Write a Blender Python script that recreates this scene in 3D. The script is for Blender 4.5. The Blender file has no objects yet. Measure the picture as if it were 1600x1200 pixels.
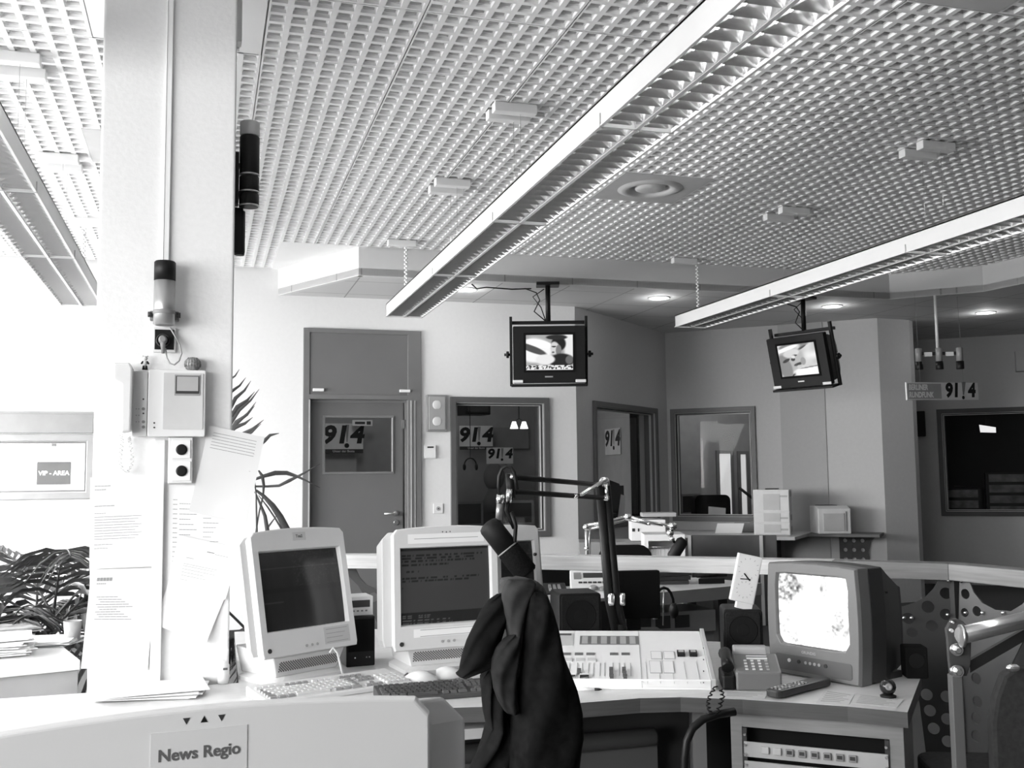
import bpy, math, random
from math import sin, cos, pi, radians, atan2, hypot, sqrt
from mathutils import Vector, Matrix, Euler

SC = bpy.context.scene
COL = SC.collection
R = radians

# ------------------------------------------------------------------ camera
F_PX, YAW, PIT, ROLL, CAM_H = 1600.0, R(16.8), R(5.15), R(0.64), 1.40
_f = Vector((sin(YAW)*cos(PIT), cos(YAW)*cos(PIT), sin(PIT)))
_r0 = Vector((cos(YAW), -sin(YAW), 0)); _u0 = _r0.cross(_f)
_r = _r0*cos(ROLL) - _u0*sin(ROLL); _u = _r0*sin(ROLL) + _u0*cos(ROLL)
CAM = Vector((0, 0, CAM_H))
cam_d = bpy.data.cameras.new('camera'); cam_d.sensor_width = 36.0
cam_d.lens = 36.0*F_PX/1600.0; cam_d.clip_start = 0.05
cam = bpy.data.objects.new('camera', cam_d); COL.objects.link(cam)
m3 = Matrix((_r, _u, -_f)).transposed()
cam.matrix_world = Matrix.Translation(CAM) @ m3.to_4x4()
SC.camera = cam

# ------------------------------------------------------------------ view
SC.view_settings.view_transform = 'Standard'
SC.view_settings.look = 'None'
SC.view_settings.exposure = EXPO = 0.14
SC.view_settings.gamma = 1.0
SC.view_settings.use_curve_mapping = False

# ------------------------------------------------------------------ world and daylight
W = bpy.data.worlds.new('sky'); SC.world = W; W.use_nodes = True
W.node_tree.nodes['Background'].inputs[0].default_value = (0.9, 0.9, 0.9, 1)
W.node_tree.nodes['Background'].inputs[1].default_value = 2.1
_tc = W.node_tree.nodes.new('ShaderNodeTexCoord'); _sx = W.node_tree.nodes.new('ShaderNodeSeparateXYZ'); _cr = W.node_tree.nodes.new('ShaderNodeValToRGB')
W.node_tree.links.new(_tc.outputs['Generated'], _sx.inputs[0]); W.node_tree.links.new(_sx.outputs['Z'], _cr.inputs[0]); W.node_tree.links.new(_cr.outputs[0], W.node_tree.nodes['Background'].inputs[0])
_cr.color_ramp.elements[0].position = 0.0; _cr.color_ramp.elements[0].color = (.16, .16, .16, 1)
_cr.color_ramp.elements[1].position = 0.06; _cr.color_ramp.elements[1].color = (.95, .95, .95, 1)

def area(name, loc, rot, sx, sy, power, spread=180):
    d = bpy.data.lights.new(name, 'AREA'); d.shape = 'RECTANGLE'; d.size = sx; d.size_y = sy
    d.energy = power; d.spread = R(spread); d.color = (1, 1, 1)
    o = bpy.data.objects.new(name, d); COL.objects.link(o)
    o.location = loc; o.rotation_euler = rot
    return o
def point(name, loc, power, rad=0.05):
    d = bpy.data.lights.new(name, 'POINT'); d.energy = power; d.shadow_soft_size = rad
    o = bpy.data.objects.new(name, d); COL.objects.link(o); o.location = loc
    return o
# daylight coming in through the band of windows on the left
area('daylight', (-3.38, 6.6, 1.85), (0, R(-54), 0), 1.7, 5.2, 250, 140)
area('daylight', (-3.38, 1.8, 1.85), (0, R(-62), 0), 1.7, 2.8, 150, 150)
area('daylight', (-3.38, -1.3, 1.85), (0, R(-70), R(18)), 1.7, 2.8, 185, 150)
# light thrown up by the sunlit ground outside
area('ground_light', (-3.38, 6.9, 1.65), (0, R(-98), 0), 1.1, 4.8, 320, 165)
area('ground_light', (-3.38, 0.6, 1.35), (0, R(-100), 0), .7, 3.6, 42, 150)

# ------------------------------------------------------------------ pixel helpers (reading real positions off the photograph)
def ray(x, y): return _f + _r*((x-800)/F_PX) - _u*((y-600)/F_PX)
def atY(x, y, Y): d = ray(x, y); return CAM + d*(Y/d.y)
def atX(x, y, X): d = ray(x, y); return CAM + d*(X/d.x)
def atZ(x, y, Z): d = ray(x, y); return CAM + d*((Z-CAM_H)/d.z)
def atD(x, y, D): return CAM + ray(x, y)*D
def atP(x, y, a, b):
    n = Vector((b[1]-a[1], -(b[0]-a[0]), 0)); d = ray(x, y)
    return CAM + d*((Vector((a[0], a[1], CAM_H))-CAM).dot(n)/d.dot(n))

# ------------------------------------------------------------------ materials
MATS = {}
def mat(name, g, rough=0.6, metal=0.0, var=0.06, scale=8.0, bump=0.0, emit=0.0, stretch=None, spec=0.5):
    if name in MATS: return MATS[name]
    m = bpy.data.materials.new(name); m.use_nodes = True; MATS[name] = m
    nt = m.node_tree; N = nt.nodes; L = nt.links; b = N['Principled BSDF']
    b.inputs['Roughness'].default_value = rough; b.inputs['Metallic'].default_value = metal
    b.inputs['Specular IOR Level'].default_value = spec
    tc = N.new('ShaderNodeTexCoord'); src = tc.outputs['Object']
    if stretch:
        mp = N.new('ShaderNodeMapping'); mp.inputs['Scale'].default_value = stretch
        L.new(src, mp.inputs[0]); src = mp.outputs[0]
    nz = N.new('ShaderNodeTexNoise'); nz.inputs['Scale'].default_value = scale
    nz.inputs['Detail'].default_value = 4; L.new(src, nz.inputs['Vector'])
    cr = N.new('ShaderNodeValToRGB')
    lo, hi = max(0, g*(1-var)), min(1, g*(1+var))
    cr.color_ramp.elements[0].position = 0.3; cr.color_ramp.elements[1].position = 0.7
    cr.color_ramp.elements[0].color = (lo, lo, lo, 1); cr.color_ramp.elements[1].color = (hi, hi, hi, 1)
    L.new(nz.outputs['Fac'], cr.inputs[0]); L.new(cr.outputs[0], b.inputs['Base Color'])
    if bump:
        bp = N.new('ShaderNodeBump'); bp.inputs['Strength'].default_value = bump; bp.inputs['Distance'].default_value = 0.004
        L.new(nz.outputs['Fac'], bp.inputs['Height']); L.new(bp.outputs[0], b.inputs['Normal'])
    if emit:
        b.inputs['Emission Color'].default_value = (1, 1, 1, 1); b.inputs['Emission Strength'].default_value = emit
    return m
def glass(name, tint=1.0, ior=1.45, rough=0.0):
    m = bpy.data.materials.new(name); m.use_nodes = True; nt = m.node_tree; N = nt.nodes; L = nt.links
    N.remove(N['Principled BSDF'])
    t = N.new('ShaderNodeBsdfTransparent'); t.inputs[0].default_value = (tint, tint, tint, 1)
    g = N.new('ShaderNodeBsdfGlossy'); g.inputs['Roughness'].default_value = rough
    lw = N.new('ShaderNodeFresnel'); lw.inputs[0].default_value = ior
    gm = N.new('ShaderNodeNewGeometry'); sb = N.new('ShaderNodeMath'); sb.operation = 'SUBTRACT'; sb.inputs[0].default_value = 1.0; L.new(gm.outputs['Backfacing'], sb.inputs[1])
    ml = N.new('ShaderNodeMath'); ml.operation = 'MULTIPLY'; L.new(lw.outputs[0], ml.inputs[0]); L.new(sb.outputs[0], ml.inputs[1])   # the leaving face of a thin pane adds no second mirror
    mx = N.new('ShaderNodeMixShader'); L.new(ml.outputs[0], mx.inputs[0]); L.new(t.outputs[0], mx.inputs[1]); L.new(g.outputs[0], mx.inputs[2])
    L.new(mx.outputs[0], N['Material Output'].inputs[0]); MATS[name] = m
    return m
def tiles(name, g, size, line, rough=0.8):
    m = bpy.data.materials.new(name); m.use_nodes = True; nt = m.node_tree; N = nt.nodes; L = nt.links; b = N['Principled BSDF']
    b.inputs['Roughness'].default_value = rough
    tc = N.new('ShaderNodeTexCoord'); br = N.new('ShaderNodeTexBrick'); br.offset = 0.0
    br.inputs['Color1'].default_value = (g, g, g, 1); br.inputs['Color2'].default_value = (g*.97, g*.97, g*.97, 1)
    br.inputs['Mortar'].default_value = (line, line, line, 1); br.inputs['Scale'].default_value = 1.0
    br.inputs['Mortar Size'].default_value = 0.006; br.inputs['Brick Width'].default_value = size; br.inputs['Row Height'].default_value = size
    L.new(tc.outputs['Object'], br.inputs['Vector']); L.new(br.outputs['Color'], b.inputs['Base Color']); MATS[name] = m
    return m
def pic_mat(name, strength):
    m = bpy.data.materials.new(name); m.use_nodes = True; nt = m.node_tree; N = nt.nodes; L = nt.links; b = N['Principled BSDF']
    a = N.new('ShaderNodeAttribute'); a.attribute_name = 'picture'
    b.inputs['Base Color'].default_value = (.02, .02, .02, 1); b.inputs['Roughness'].default_value = .15
    L.new(a.outputs['Color'], b.inputs['Emission Color']); b.inputs['Emission Strength'].default_value = strength
    return m

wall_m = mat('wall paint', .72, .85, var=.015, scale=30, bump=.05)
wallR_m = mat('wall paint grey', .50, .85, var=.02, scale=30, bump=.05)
wallD_m = mat('dark wall covering', .16, .9)
col_m = mat('column paint', .78, .8, var=.02, scale=60, bump=.25)
ceil_m = mat('ceiling grid lacquer', .80, .55, var=.01)
ceilb_m = mat('ceiling grid backing', .33, .9)
white_m = mat('white lacquer', .82, .4, var=.01)
plaster_m = mat('white plaster', .78, .85, var=.01)
lowceil_m = tiles('ceiling tiles', .62, .62, .30)
floor_m = mat('floor carpet', .07, .95, var=.25, scale=200)
frame_m = mat('grey door frame', .155, .45, var=.03)
door_m = mat('grey door leaf', .125, .5, var=.04, scale=3)
framel_m = mat('grey frame bead', .42, .35)
black_m = mat('black plastic', .009, .45, spec=.25)
blackmat_m = mat('matt black', .007, .9, spec=.12)
dark_m = mat('dark grey metal', .04, .45, spec=.35)
mid_m = mat('mid grey plastic', .22, .5)
grey_m = mat('grey plastic', .38, .5)
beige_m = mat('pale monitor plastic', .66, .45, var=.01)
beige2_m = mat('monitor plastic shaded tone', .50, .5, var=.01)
offw_m = mat('off-white plastic', .74, .42, var=.01)
paper_m = mat('paper', .86, .8, var=.01)
ink_m = mat('ink', .10, .8)
inkl_m = mat('pale ink', .30, .8)
chrome_m = mat('chrome', .92, .22, metal=1.0, var=.01)
steel_m = mat('brushed steel', .6, .35, metal=1.0)
refl_m = mat('louvre aluminium', .62, .24, metal=.9, var=.02)
tube_m = mat('fluorescent tube', .9, .4, emit=6.0)
lamp_m = mat('lit lamp glass', .9, .4, emit=9.0)
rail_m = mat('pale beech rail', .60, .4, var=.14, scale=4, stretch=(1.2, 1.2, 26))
raild_m = mat('beech rail dimmed right', .17, .4, var=.18, scale=4, stretch=(1.2, 1.2, 26))  # darker grain, with weaker light at the right end also in the colour
desk_m = mat('desk laminate', .62, .35, var=.06, scale=5, stretch=(2, 8, 8))
deskedge_m = mat('desk edge wood', .065, .5, var=.15, scale=6, stretch=(1.2, 1.2, 24))
leaf_m = mat('palm leaf', .075, .35, var=.5, scale=9)
cloth_m = mat('black cloth', .006, .95, var=.4, scale=40, bump=.3, spec=.05)
lining_m = mat('lit jacket lining', .018, .9, var=.3, scale=14)  # lining greyed: the light falling on it is put into its colour
perf_m = mat('perforated steel panel', .036, .55, var=.08)
screen_m = mat('dark screen glass', .045, .12)
pane_m = glass('window glass')
clear_m = glass('clear glass')

# ------------------------------------------------------------------ mesh builder
class MB:
    def __init__(s): s.v = []; s.f = []; s.mi = []; s.sm = []; s.M = Matrix.Identity(4); s.m = 0; s.mats = []
    def mat(s, m):
        if m not in s.mats: s.mats.append(m)
        s.m = s.mats.index(m); return s
    def at(s, loc=(0, 0, 0), rot=(0, 0, 0), sc=(1, 1, 1)):
        s.M = Matrix.Translation(Vector(loc)) @ Euler(rot).to_matrix().to_4x4() @ Matrix.Diagonal((*sc, 1)); return s
    def add(s, vs, fs, smooth=False):
        n = len(s.v); s.v += [s.M @ Vector(p) for p in vs]
        for f in fs: s.f.append([n+i for i in f]); s.mi.append(s.m); s.sm.append(smooth)
        return s
    def box(s, x0, x1, y0, y1, z0, z1):
        vs = [(x, y, z) for x in (x0, x1) for y in (y0, y1) for z in (z0, z1)]
        return s.add(vs, [(0, 1, 3, 2), (4, 6, 7, 5), (0, 4, 5, 1), (2, 3, 7, 6), (0, 2, 6, 4), (1, 5, 7, 3)])
    def hexa(s, a, b):
        """two quads (4 pts each, same winding) joined"""
        return s.add(list(a)+list(b), [(0, 1, 2, 3), (7, 6, 5, 4)]+[(i, i+4, (i+1) % 4+4, (i+1) % 4) for i in range(4)])
    def rbox(s, x0, x1, y0, y1, z0, z1, r=0.01, axis='y', seg=4, inset=0.0):
        """box with rounded corners in the plane across axis"""
        if axis == 'y': o = rrect(x0, x1, z0, z1, r, seg); return s.prism([(a, y0, b) for a, b in o], (0, y1-y0, 0))
        if axis == 'z': o = rrect(x0, x1, y0, y1, r, seg); return s.prism([(a, b, z0) for a, b in o], (0, 0, z1-z0))
        o = rrect(y0, y1, z0, z1, r, seg); return s.prism([(x0, a, b) for a, b in o], (x1-x0, 0, 0))
    def prism(s, pts, ext, smooth=False):
        n = len(pts); e = Vector(ext); vs = [Vector(p) for p in pts]+[Vector(p)+e for p in pts]
        return s.add(vs, [tuple(range(n)), tuple(range(2*n-1, n-1, -1))]+[(i, i+n, (i+1) % n+n, (i+1) % n) for i in range(n)], smooth)
    def loft(s, loops, cap=True, smooth=True, closed=True):
        n = len(loops[0]); vs = [p for l in loops for p in l]; fs = []
        for k in range(len(loops)-1):
            for i in range(n if closed else n-1): j = (i+1) % n; fs.append((k*n+i, k*n+j, (k+1)*n+j, (k+1)*n+i))
        s.add(vs, fs, smooth)
        if cap: s.add(loops[0], [tuple(range(n))]); s.add(loops[-1], [tuple(reversed(range(n)))])
        return s
    def tube(s, path, r, n=10, cap=True):
        P = [Vector(p) for p in path]; rs = r if isinstance(r, (list, tuple)) else [r]*len(P); loops = []
        t0 = (P[1]-P[0]).normalized(); ref = Vector((0, 0, 1)) if abs(t0.z) < .9 else Vector((1, 0, 0)); a = t0.cross(ref).normalized()
        for i, p in enumerate(P):
            t = (P[min(i+1, len(P)-1)]-P[max(i-1, 0)]).normalized(); a = (a - t*a.dot(t)).normalized(); b = t.cross(a)
            loops.append([p+(a*cos(k*2*pi/n)+b*sin(k*2*pi/n))*rs[i] for k in range(n)])
        return s.loft(loops, cap)
    def lathe(s, prof, n=24, cap=True, smooth=True):
        return s.loft([[(r*cos(k*2*pi/n), r*sin(k*2*pi/n), z) for k in range(n)] for r, z in prof], cap, smooth)
    def ball(s, c, r, n=14, sc=(1, 1, 1)):
        m = n//2; L = []
        for i in range(1, m):
            a = -pi/2+pi*i/m; L.append([(c[0]+r*sc[0]*cos(a)*cos(k*2*pi/n), c[1]+r*sc[1]*cos(a)*sin(k*2*pi/n), c[2]+r*sc[2]*sin(a)) for k in range(n)])
        return s.loft(L, True)
    def ring(s, x0, x1, z0, z1, w, y0, y1, wl=None, wr=None, wt=None, wb=None):
        wl = w if wl is None else wl; wr = w if wr is None else wr; wt = w if wt is None else wt; wb = w if wb is None else wb
        return s.slab([x0, x0+wl, x1-wr, x1], [z0, z0+wb, z1-wt, z1], lambda i, j: not (i == 1 and j == 1), y0, y1)
    def slab(s, xs, zs, fill, y0, y1):
        nx, nz = len(xs)-1, len(zs)-1
        F = lambda i, j: 0 <= i < nx and 0 <= j < nz and fill(i, j)
        for i in range(nx):
            for j in range(nz):
                if not F(i, j): continue
                a, b, c, d = xs[i], xs[i+1], zs[j], zs[j+1]
                s.add([(a, y0, c), (b, y0, c), (b, y0, d), (a, y0, d)], [(0, 1, 2, 3)])
                s.add([(a, y1, c), (b, y1, c), (b, y1, d), (a, y1, d)], [(3, 2, 1, 0)])
                if not F(i-1, j): s.add([(a, y0, c), (a, y0, d), (a, y1, d), (a, y1, c)], [(0, 1, 2, 3)])
                if not F(i+1, j): s.add([(b, y0, c), (b, y1, c), (b, y1, d), (b, y0, d)], [(0, 1, 2, 3)])
                if not F(i, j-1): s.add([(a, y0, c), (a, y1, c), (b, y1, c), (b, y0, c)], [(0, 1, 2, 3)])
                if not F(i, j+1): s.add([(a, y0, d), (b, y0, d), (b, y1, d), (a, y1, d)], [(0, 1, 2, 3)])
        return s
    def build(s, name, m=None, parent=None, bevel=0.0, world=False, weld=False):
        mats = s.mats or [m]
        if m is not None and s.mats and m not in s.mats: pass
        vs = s.v; off = Vector((0, 0, 0))
        if parent is None and not world:
            xs = [p.x for p in vs]; ys = [p.y for p in vs]; zs = [p.z for p in vs]
            off = Vector(((min(xs)+max(xs))/2, (min(ys)+max(ys))/2, min(zs)))
        if parent is not None and world:
            Mi = WM(parent).inverted(); vs = [Mi @ p for p in vs]
        me = bpy.data.meshes.new(name); me.from_pydata([tuple(p-off) for p in vs], [], s.f)
        for q in mats: me.materials.append(q)
        me.polygons.foreach_set('material_index', s.mi); me.polygons.foreach_set('use_smooth', s.sm)
        me.update()
        o = bpy.data.objects.new(name, me); COL.objects.link(o); o.location = off
        import bmesh
        bm = bmesh.new(); bm.from_mesh(me)
        bmesh.ops.remove_doubles(bm, verts=bm.verts, dist=1e-5)
        bmesh.ops.recalc_face_normals(bm, faces=bm.faces); bm.to_mesh(me); bm.free()
        if parent is not None: o.parent = parent; o.location = (0, 0, 0)
        if bevel:
            b = o.modifiers.new('bevel', 'BEVEL'); b.width = bevel; b.segments = 2; b.limit_method = 'ANGLE'; b.angle_limit = R(40)
        return o
def rrect(x0, x1, y0, y1, r, seg=4):
    r = min(r, (x1-x0)/2.001, (y1-y0)/2.001); o = []
    for cx, cy, a0 in ((x1-r, y1-r, 0), (x0+r, y1-r, 90), (x0+r, y0+r, 180), (x1-r, y0+r, 270)):
        for k in range(seg+1): a = R(a0+90*k/seg); o.append((cx+r*cos(a), cy+r*sin(a)))
    return o
def WM(o):
    M = Matrix.LocRotScale(o.location, o.rotation_euler.to_quaternion(), o.scale)
    return WM(o.parent) @ M if o.parent else M
def tag(o, label, cat=None, group=None, kind=None):
    o['label'] = label
    if cat: o['category'] = cat
    if group: o['group'] = group
    if kind: o['kind'] = kind
    return o
def st(o, label=None):
    o['kind'] = 'structure'
    if label: o['label'] = label; 
    return o
def thing(name, label, cat, loc=(0, 0, 0), rz=0.0, group=None, tilt=0.0, roll=0.0):
    o = bpy.data.objects.new(name, None); COL.objects.link(o); o.location = loc
    o.rotation_euler = (Matrix.Rotation(rz, 3, 'Z') @ Matrix.Rotation(tilt, 3, 'X') @ Matrix.Rotation(roll, 3, 'Y')).to_euler()
    o.empty_display_size = .05
    return tag(o, label, cat, group)
def sthing(name, loc=(0, 0, 0), rz=0.0):
    o = bpy.data.objects.new(name, None); COL.objects.link(o); o.location = loc; o.rotation_euler = (0, 0, rz); o['kind'] = 'structure'; return o
KIDS = {}
def copy_tree(o, parent=None):
    c = o.copy(); COL.objects.link(c); c.parent = parent
    for ch in [x for x in COL.objects if x.parent == o]: copy_tree(ch, c)
    return c
def sub(parent, loc=(0, 0, 0), rot=(0, 0, 0)): pass
_txt = {}
def text(body, size, m, parent, loc, rot=(R(90), 0, 0), bold=0.0, shear=0.0, ext=0.0002, align='CENTER', name='lettering', xs=1.0):
    c = bpy.data.curves.new('t', 'FONT'); c.body = body; c.size = size; c.offset = bold*size; c.shear = shear; c.extrude = ext
    c.align_x = align; c.align_y = 'CENTER'; c.resolution_u = 3
    o = bpy.data.objects.new('t', c); COL.objects.link(o)
    dg = bpy.context.evaluated_depsgraph_get(); me = bpy.data.meshes.new_from_object(o.evaluated_get(dg))
    bpy.data.objects.remove(o); me.materials.clear(); me.materials.append(m); me.name = name
    k = bpy.data.objects.new(name, me); COL.objects.link(k); k.parent = parent; k.location = loc; k.rotation_euler = rot; k.scale = (xs, 1, 1)
    return k
def plate(outline, holes, th, m, parent, name, mat4, hn=20):
    """flat plate with round holes: outline [(x,y)], holes [(x,y,r)], placed by mat4 (world)"""
    c = bpy.data.curves.new('p', 'CURVE'); c.dimensions = '2D'; c.fill_mode = 'BOTH'; c.extrude = th/2
    def poly(pts):
        s = c.splines.new('POLY'); s.points.add(len(pts)-1); s.use_cyclic_u = True
        for i, p in enumerate(pts): s.points[i].co = (p[0], p[1], 0, 1)
    poly(outline)
    for x, y, r in holes: poly([(x+r*cos(-k*2*pi/hn), y+r*sin(-k*2*pi/hn)) for k in range(hn)])
    o = bpy.data.objects.new('p', c); COL.objects.link(o)
    dg = bpy.context.evaluated_depsgraph_get(); me = bpy.data.meshes.new_from_object(o.evaluated_get(dg))
    bpy.data.objects.remove(o); me.materials.clear(); me.materials.append(m); me.name = name
    k = bpy.data.objects.new(name, me); COL.objects.link(k)
    if parent: mat4 = WM(parent).inverted() @ mat4; k.parent = parent
    me.transform(mat4)
    return k
rnd = random.Random(7)

# ================================================================== the room shell
Z1, Z2 = 3.32, 3.08          # grid ceiling, lower tiled ceiling
LX, BY = -3.2, 9.5
fl = MB(); fl.box(LX-.3, 11.8, -3.3, 14.6, -.1, 0); st(fl.build('floor', floor_m), 'dark carpet floor')
def wall(name, a, b, ops, m, z1=3.5, t=.2, ext0=0, ext1=0):
    a = Vector(a); b = Vector(b); L = (b-a).length
    xs = sorted(set([-ext0, L+ext1]+[q for o in ops for q in o[:2]])); zs = sorted(set([0, z1]+[q for o in ops for q in o[2:]]))
    def fill(i, j):
        x = (xs[i]+xs[i+1])/2; z = (zs[j]+zs[j+1])/2
        return not any(o[0] < x < o[1] and o[2] < z < o[3] for o in ops)
    mb = MB(); mb.at((a.x, a.y, 0), (0, 0, atan2(b.y-a.y, b.x-a.x))); mb.slab(xs, zs, fill, 0, t)
    return st(mb.build(name, m, world=True))
def wframe(a, b): return Vector((a[0], a[1], 0)), atan2(b[1]-a[1], b[0]-a[0])
C1, C2, C3 = (3.53, 9.5), (5.25, 11.06), (7.04, 9.47)
W4a, W4b = (7.9, 11.69), (11.5, 8.68)
def sl(p, a): return hypot(p[0]-a[0], p[1]-a[1])
win1 = (2.248, 3.24, .816, 2.162)
w2 = (.35, 1.99, .86, 2.16); w3 = (.045, 1.04, .86, 2.166)
w4 = (sl((8.892, 10.856), W4a), sl((8.892, 10.856), W4a)+2.6, .845, 2.182)
door = (.885, 1.945, 0, 2.77)
vip = (-2.35, -.90, 1.25, 1.80)
def sh(o, dx, k=.03): return (o[0]-dx+k, o[1]-dx-k, o[2]+(k if o[2] > 0 else 0), o[3]-k)
wall('wall_back', (LX, BY), C1, [sh(win1, LX), (door[0]-LX, door[1]-LX, 0, door[3]), sh(vip, LX)], wall_m, ext0=.2)
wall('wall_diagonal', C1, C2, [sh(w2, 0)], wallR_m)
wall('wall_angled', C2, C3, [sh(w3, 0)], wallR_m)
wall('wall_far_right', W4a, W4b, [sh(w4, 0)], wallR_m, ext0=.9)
wall('wall_right', (11.5, 8.9), (11.5, -3), [], wallD_m)
wall('wall_rear', (11.5, -3), (LX, -3), [], wallD_m)
lw_ops = [(3.1+k*2.35-.05, 3.1+k*2.35+2.1, .95, 2.6) for k in range(-1, 4)]
wall('wall_left', (LX, -3), (LX, BY), lw_ops, wall_m)
# return of the wall beside the shelf: pale chamfered end
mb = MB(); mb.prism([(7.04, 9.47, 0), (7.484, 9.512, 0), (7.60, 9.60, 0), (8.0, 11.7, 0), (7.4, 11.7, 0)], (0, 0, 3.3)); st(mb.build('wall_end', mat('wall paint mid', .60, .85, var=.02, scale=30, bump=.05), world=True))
# slightly proud pilaster between window and shelf, its shading put into the paint tone
mb = MB(); mb.at((C2[0], C2[1], 0), (0, 0, atan2(C3[1]-C2[1], C3[0]-C2[0]))); L3 = sl(C3, C2)
s0, s1 = sl((6.238, 10.182), C2), sl((6.604, 9.857), C2); mb.box(s0, s1, -.012, 0, 0, 3.08)
st(mb.build('wall_pilaster', mat('wall paint shaded stripe', .40, .85, var=.02, scale=30), world=True))

# --- ceilings
P = .08928
X0, Y0 = .226, 4.635
def skip(i, j):
    x = X0+(i+.5)*P; y = Y0+(j+.5)*P
    if 26 <= i < 33 and (14 <= j < 21 or -21 <= j < -14): return True
    if -10 <= i < -3 and 14 <= j < 21: return True
    if -8 <= i < 0 and j < 0 and j >= -24: return True
    if y > 8.37 and x > .583: return True
    return False
vs = []; fs = []; mi = []
i0, i1 = -30, 77; j0, j1 = -34, 55
for i in range(i0, i1):
    for j in range(j0, j1):
        if skip(i, j) or Y0+(j+1)*P > BY+.02: continue
        x = X0+i*P; y = Y0+j*P; n = len(vs)
        seamx = .004 if i % 7 == 0 else 0; seamy = .004 if j % 7 == 0 else 0
        for a, z in ((0, Z1), (.14, Z1), (.155, Z1+.014), (.225, Z1+.014), (.23, Z1+.042)):
            q = a*P
            vs += [(x+q+(seamx if a == 0 else 0), y+q+(seamy if a == 0 else 0), z), (x+P-q, y+q+(seamy if a == 0 else 0), z), (x+P-q, y+P-q, z), (x+q+(seamx if a == 0 else 0), y+P-q, z)]
        for k in range(4):
            for e in range(4):
                f = (e+1) % 4; fs.append((n+4*k+e, n+4*k+4+e, n+4*k+4+f, n+4*k+f)); mi.append(0)
        fs.append((n+16, n+17, n+18, n+19)); mi.append(1)
me = bpy.data.meshes.new('ceiling'); me.from_pydata(vs, [], fs); me.materials.append(ceil_m); me.materials.append(ceilb_m)
me.polygons.foreach_set('material_index', mi); me.update()
o = bpy.data.objects.new('ceiling', me); COL.objects.link(o); st(o, 'white open-cell grid ceiling')
# slab above the grid, with the raised recess round the column
mb = MB(); mb.box(LX-.2, 7.25, -3.2, 2.49, Z1+.046, Z1+.14)
mb.box(LX-.2, X0-8*P, 2.49, Y0, Z1+.046, Z1+.14); mb.box(X0, 7.25, 2.49, Y0, Z1+.046, Z1+.14); mb.box(LX-.2, 7.25, Y0, 9.7, Z1+.046, Z1+.14)
mb.box(X0-8*P+.003, X0-.003, Y0-24*P+.003, Y0-.003, Z1+.001, Z1+.05)
mb.box(LX-.2, X0+i0*P, -3.2, 9.5, Z1, Z1+.046); mb.box(X0+i0*P, 7.1, -3.2, Y0+j0*P, Z1, Z1+.046)
st(mb.build('ceiling_slab', plaster_m, world=True))
mb = MB(); mb.prism([(.583, 8.385, Z1-.001), (1.3, 8.385, Z1-.001), (.66, 9.5, Z1-.001), (.583, 9.5, Z1-.001)], (0, 0, .05)); st(mb.build('ceiling_infill', plaster_m, world=True))
# lower ceiling and the soffit step
low = [(.637, 9.5), (1.215, 8.40), (6.38, 8.37), (6.99, 7.81), (7.05, 7.35), (7.05, -3.1), (11.7, -3.1), (11.7, 14.4), (.2, 14.4), (.2, 9.65), (.637, 9.65)]
mb = MB(); mb.prism([(x, y, Z2) for x, y in low], (0, 0, .06)); st(mb.build('ceiling_lower', lowceil_m, world=True), 'lower tiled ceiling')
so = [(.637, 9.5), (1.215, 8.40), (6.38, 8.37), (6.99, 7.81), (7.05, 7.35), (7.05, -3.0)]
mb = MB()
for a, b in zip(so, so[1:]):
    a = Vector((*a, 0)); b = Vector((*b, 0)); n = Vector((b.y-a.y, a.x-b.x, 0)).normalized()*-.05
    mb.hexa([a+Vector((0, 0, Z2-.004)), b+Vector((0, 0, Z2-.004)), b+Vector((0, 0, Z1+.05)), a+Vector((0, 0, Z1+.05))],
            [a+n+Vector((0, 0, Z2-.004)), b+n+Vector((0, 0, Z2-.004)), b+n+Vector((0, 0, Z1+.05)), a+n+Vector((0, 0, Z1+.05))])
st(mb.build('trim_1', mat('soffit paint', .66, .8, var=.01), world=True), 'painted soffit step between the two ceilings')

# --- column with its trunking
mb = MB(); mb.rbox(-.335, .09, 3.5, 3.92, 0, 3.50, .008, 'z', 3); cl = mb.build('column', col_m, world=True); st(cl, 'white textured square column')
c = MB(); c.box(-.137, -.117, 3.488, 3.4999, 2.10, 3.45); c.box(-.137, -.134, 3.486, 3.4999, 2.10, 3.45)
c.build('trunking', white_m, cl, world=True, bevel=.002)
c = MB(); c.box(.0905, .115, 3.80, 3.86, 3.02, Z1); c.box(.0905, .108, 3.87, 3.90, 3.02, Z1); c.build('trunking', white_m, cl, world=True, bevel=.002)
c = MB(); c.box(-.150, -.118, 3.482, 3.4999, .76, 1.53); c.build('trunking', white_m, cl, world=True, bevel=.002)

# --- windows
framew_m = mat('dark grey studio window frame', .10, .45, var=.03)
def window(name, a, b, o, m=framew_m, wr=.0, glassm=pane_m, bead=True, w=.055):
    A, rz = wframe(a, b); t = sthing(name, A, rz)
    s0, s1, z0, z1 = o
    mb = MB(); mb.ring(s0, s1, z0, z1, w, -.03, .0); mb.ring(s0+.03, s1-.03, z0+.03, z1-.03, .03, .0, .05)
    mb.ring(s0+.045, s1-.045, z0+.045, z1-.045, .03, .05, .12); mb.build('frame', m, t, bevel=.004)
    if bead:
        mb = MB(); mb.ring(s0+w, s1-w, z0+w, z1-w, .006, -.012, .004); mb.ring(s0+.072, s1-.072, z0+.072, z1-.072, .007, .03, .056); mb.build('bead', framel_m, t)
    mb = MB(); mb.box(s0+.07, s1-.07, .096, .100, z0+.07, z1-.07); mb.build('pane', glassm, t)
    return t
B0, B1 = (0, BY), (1, BY)
window('window_1', B0, B1, win1)
window('window_2', C1, C2, w2)
window('window_3', C2, C3, w3, w=.05, glassm=glass('softly reflecting glass', 1.0, ior=1.22))
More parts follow.
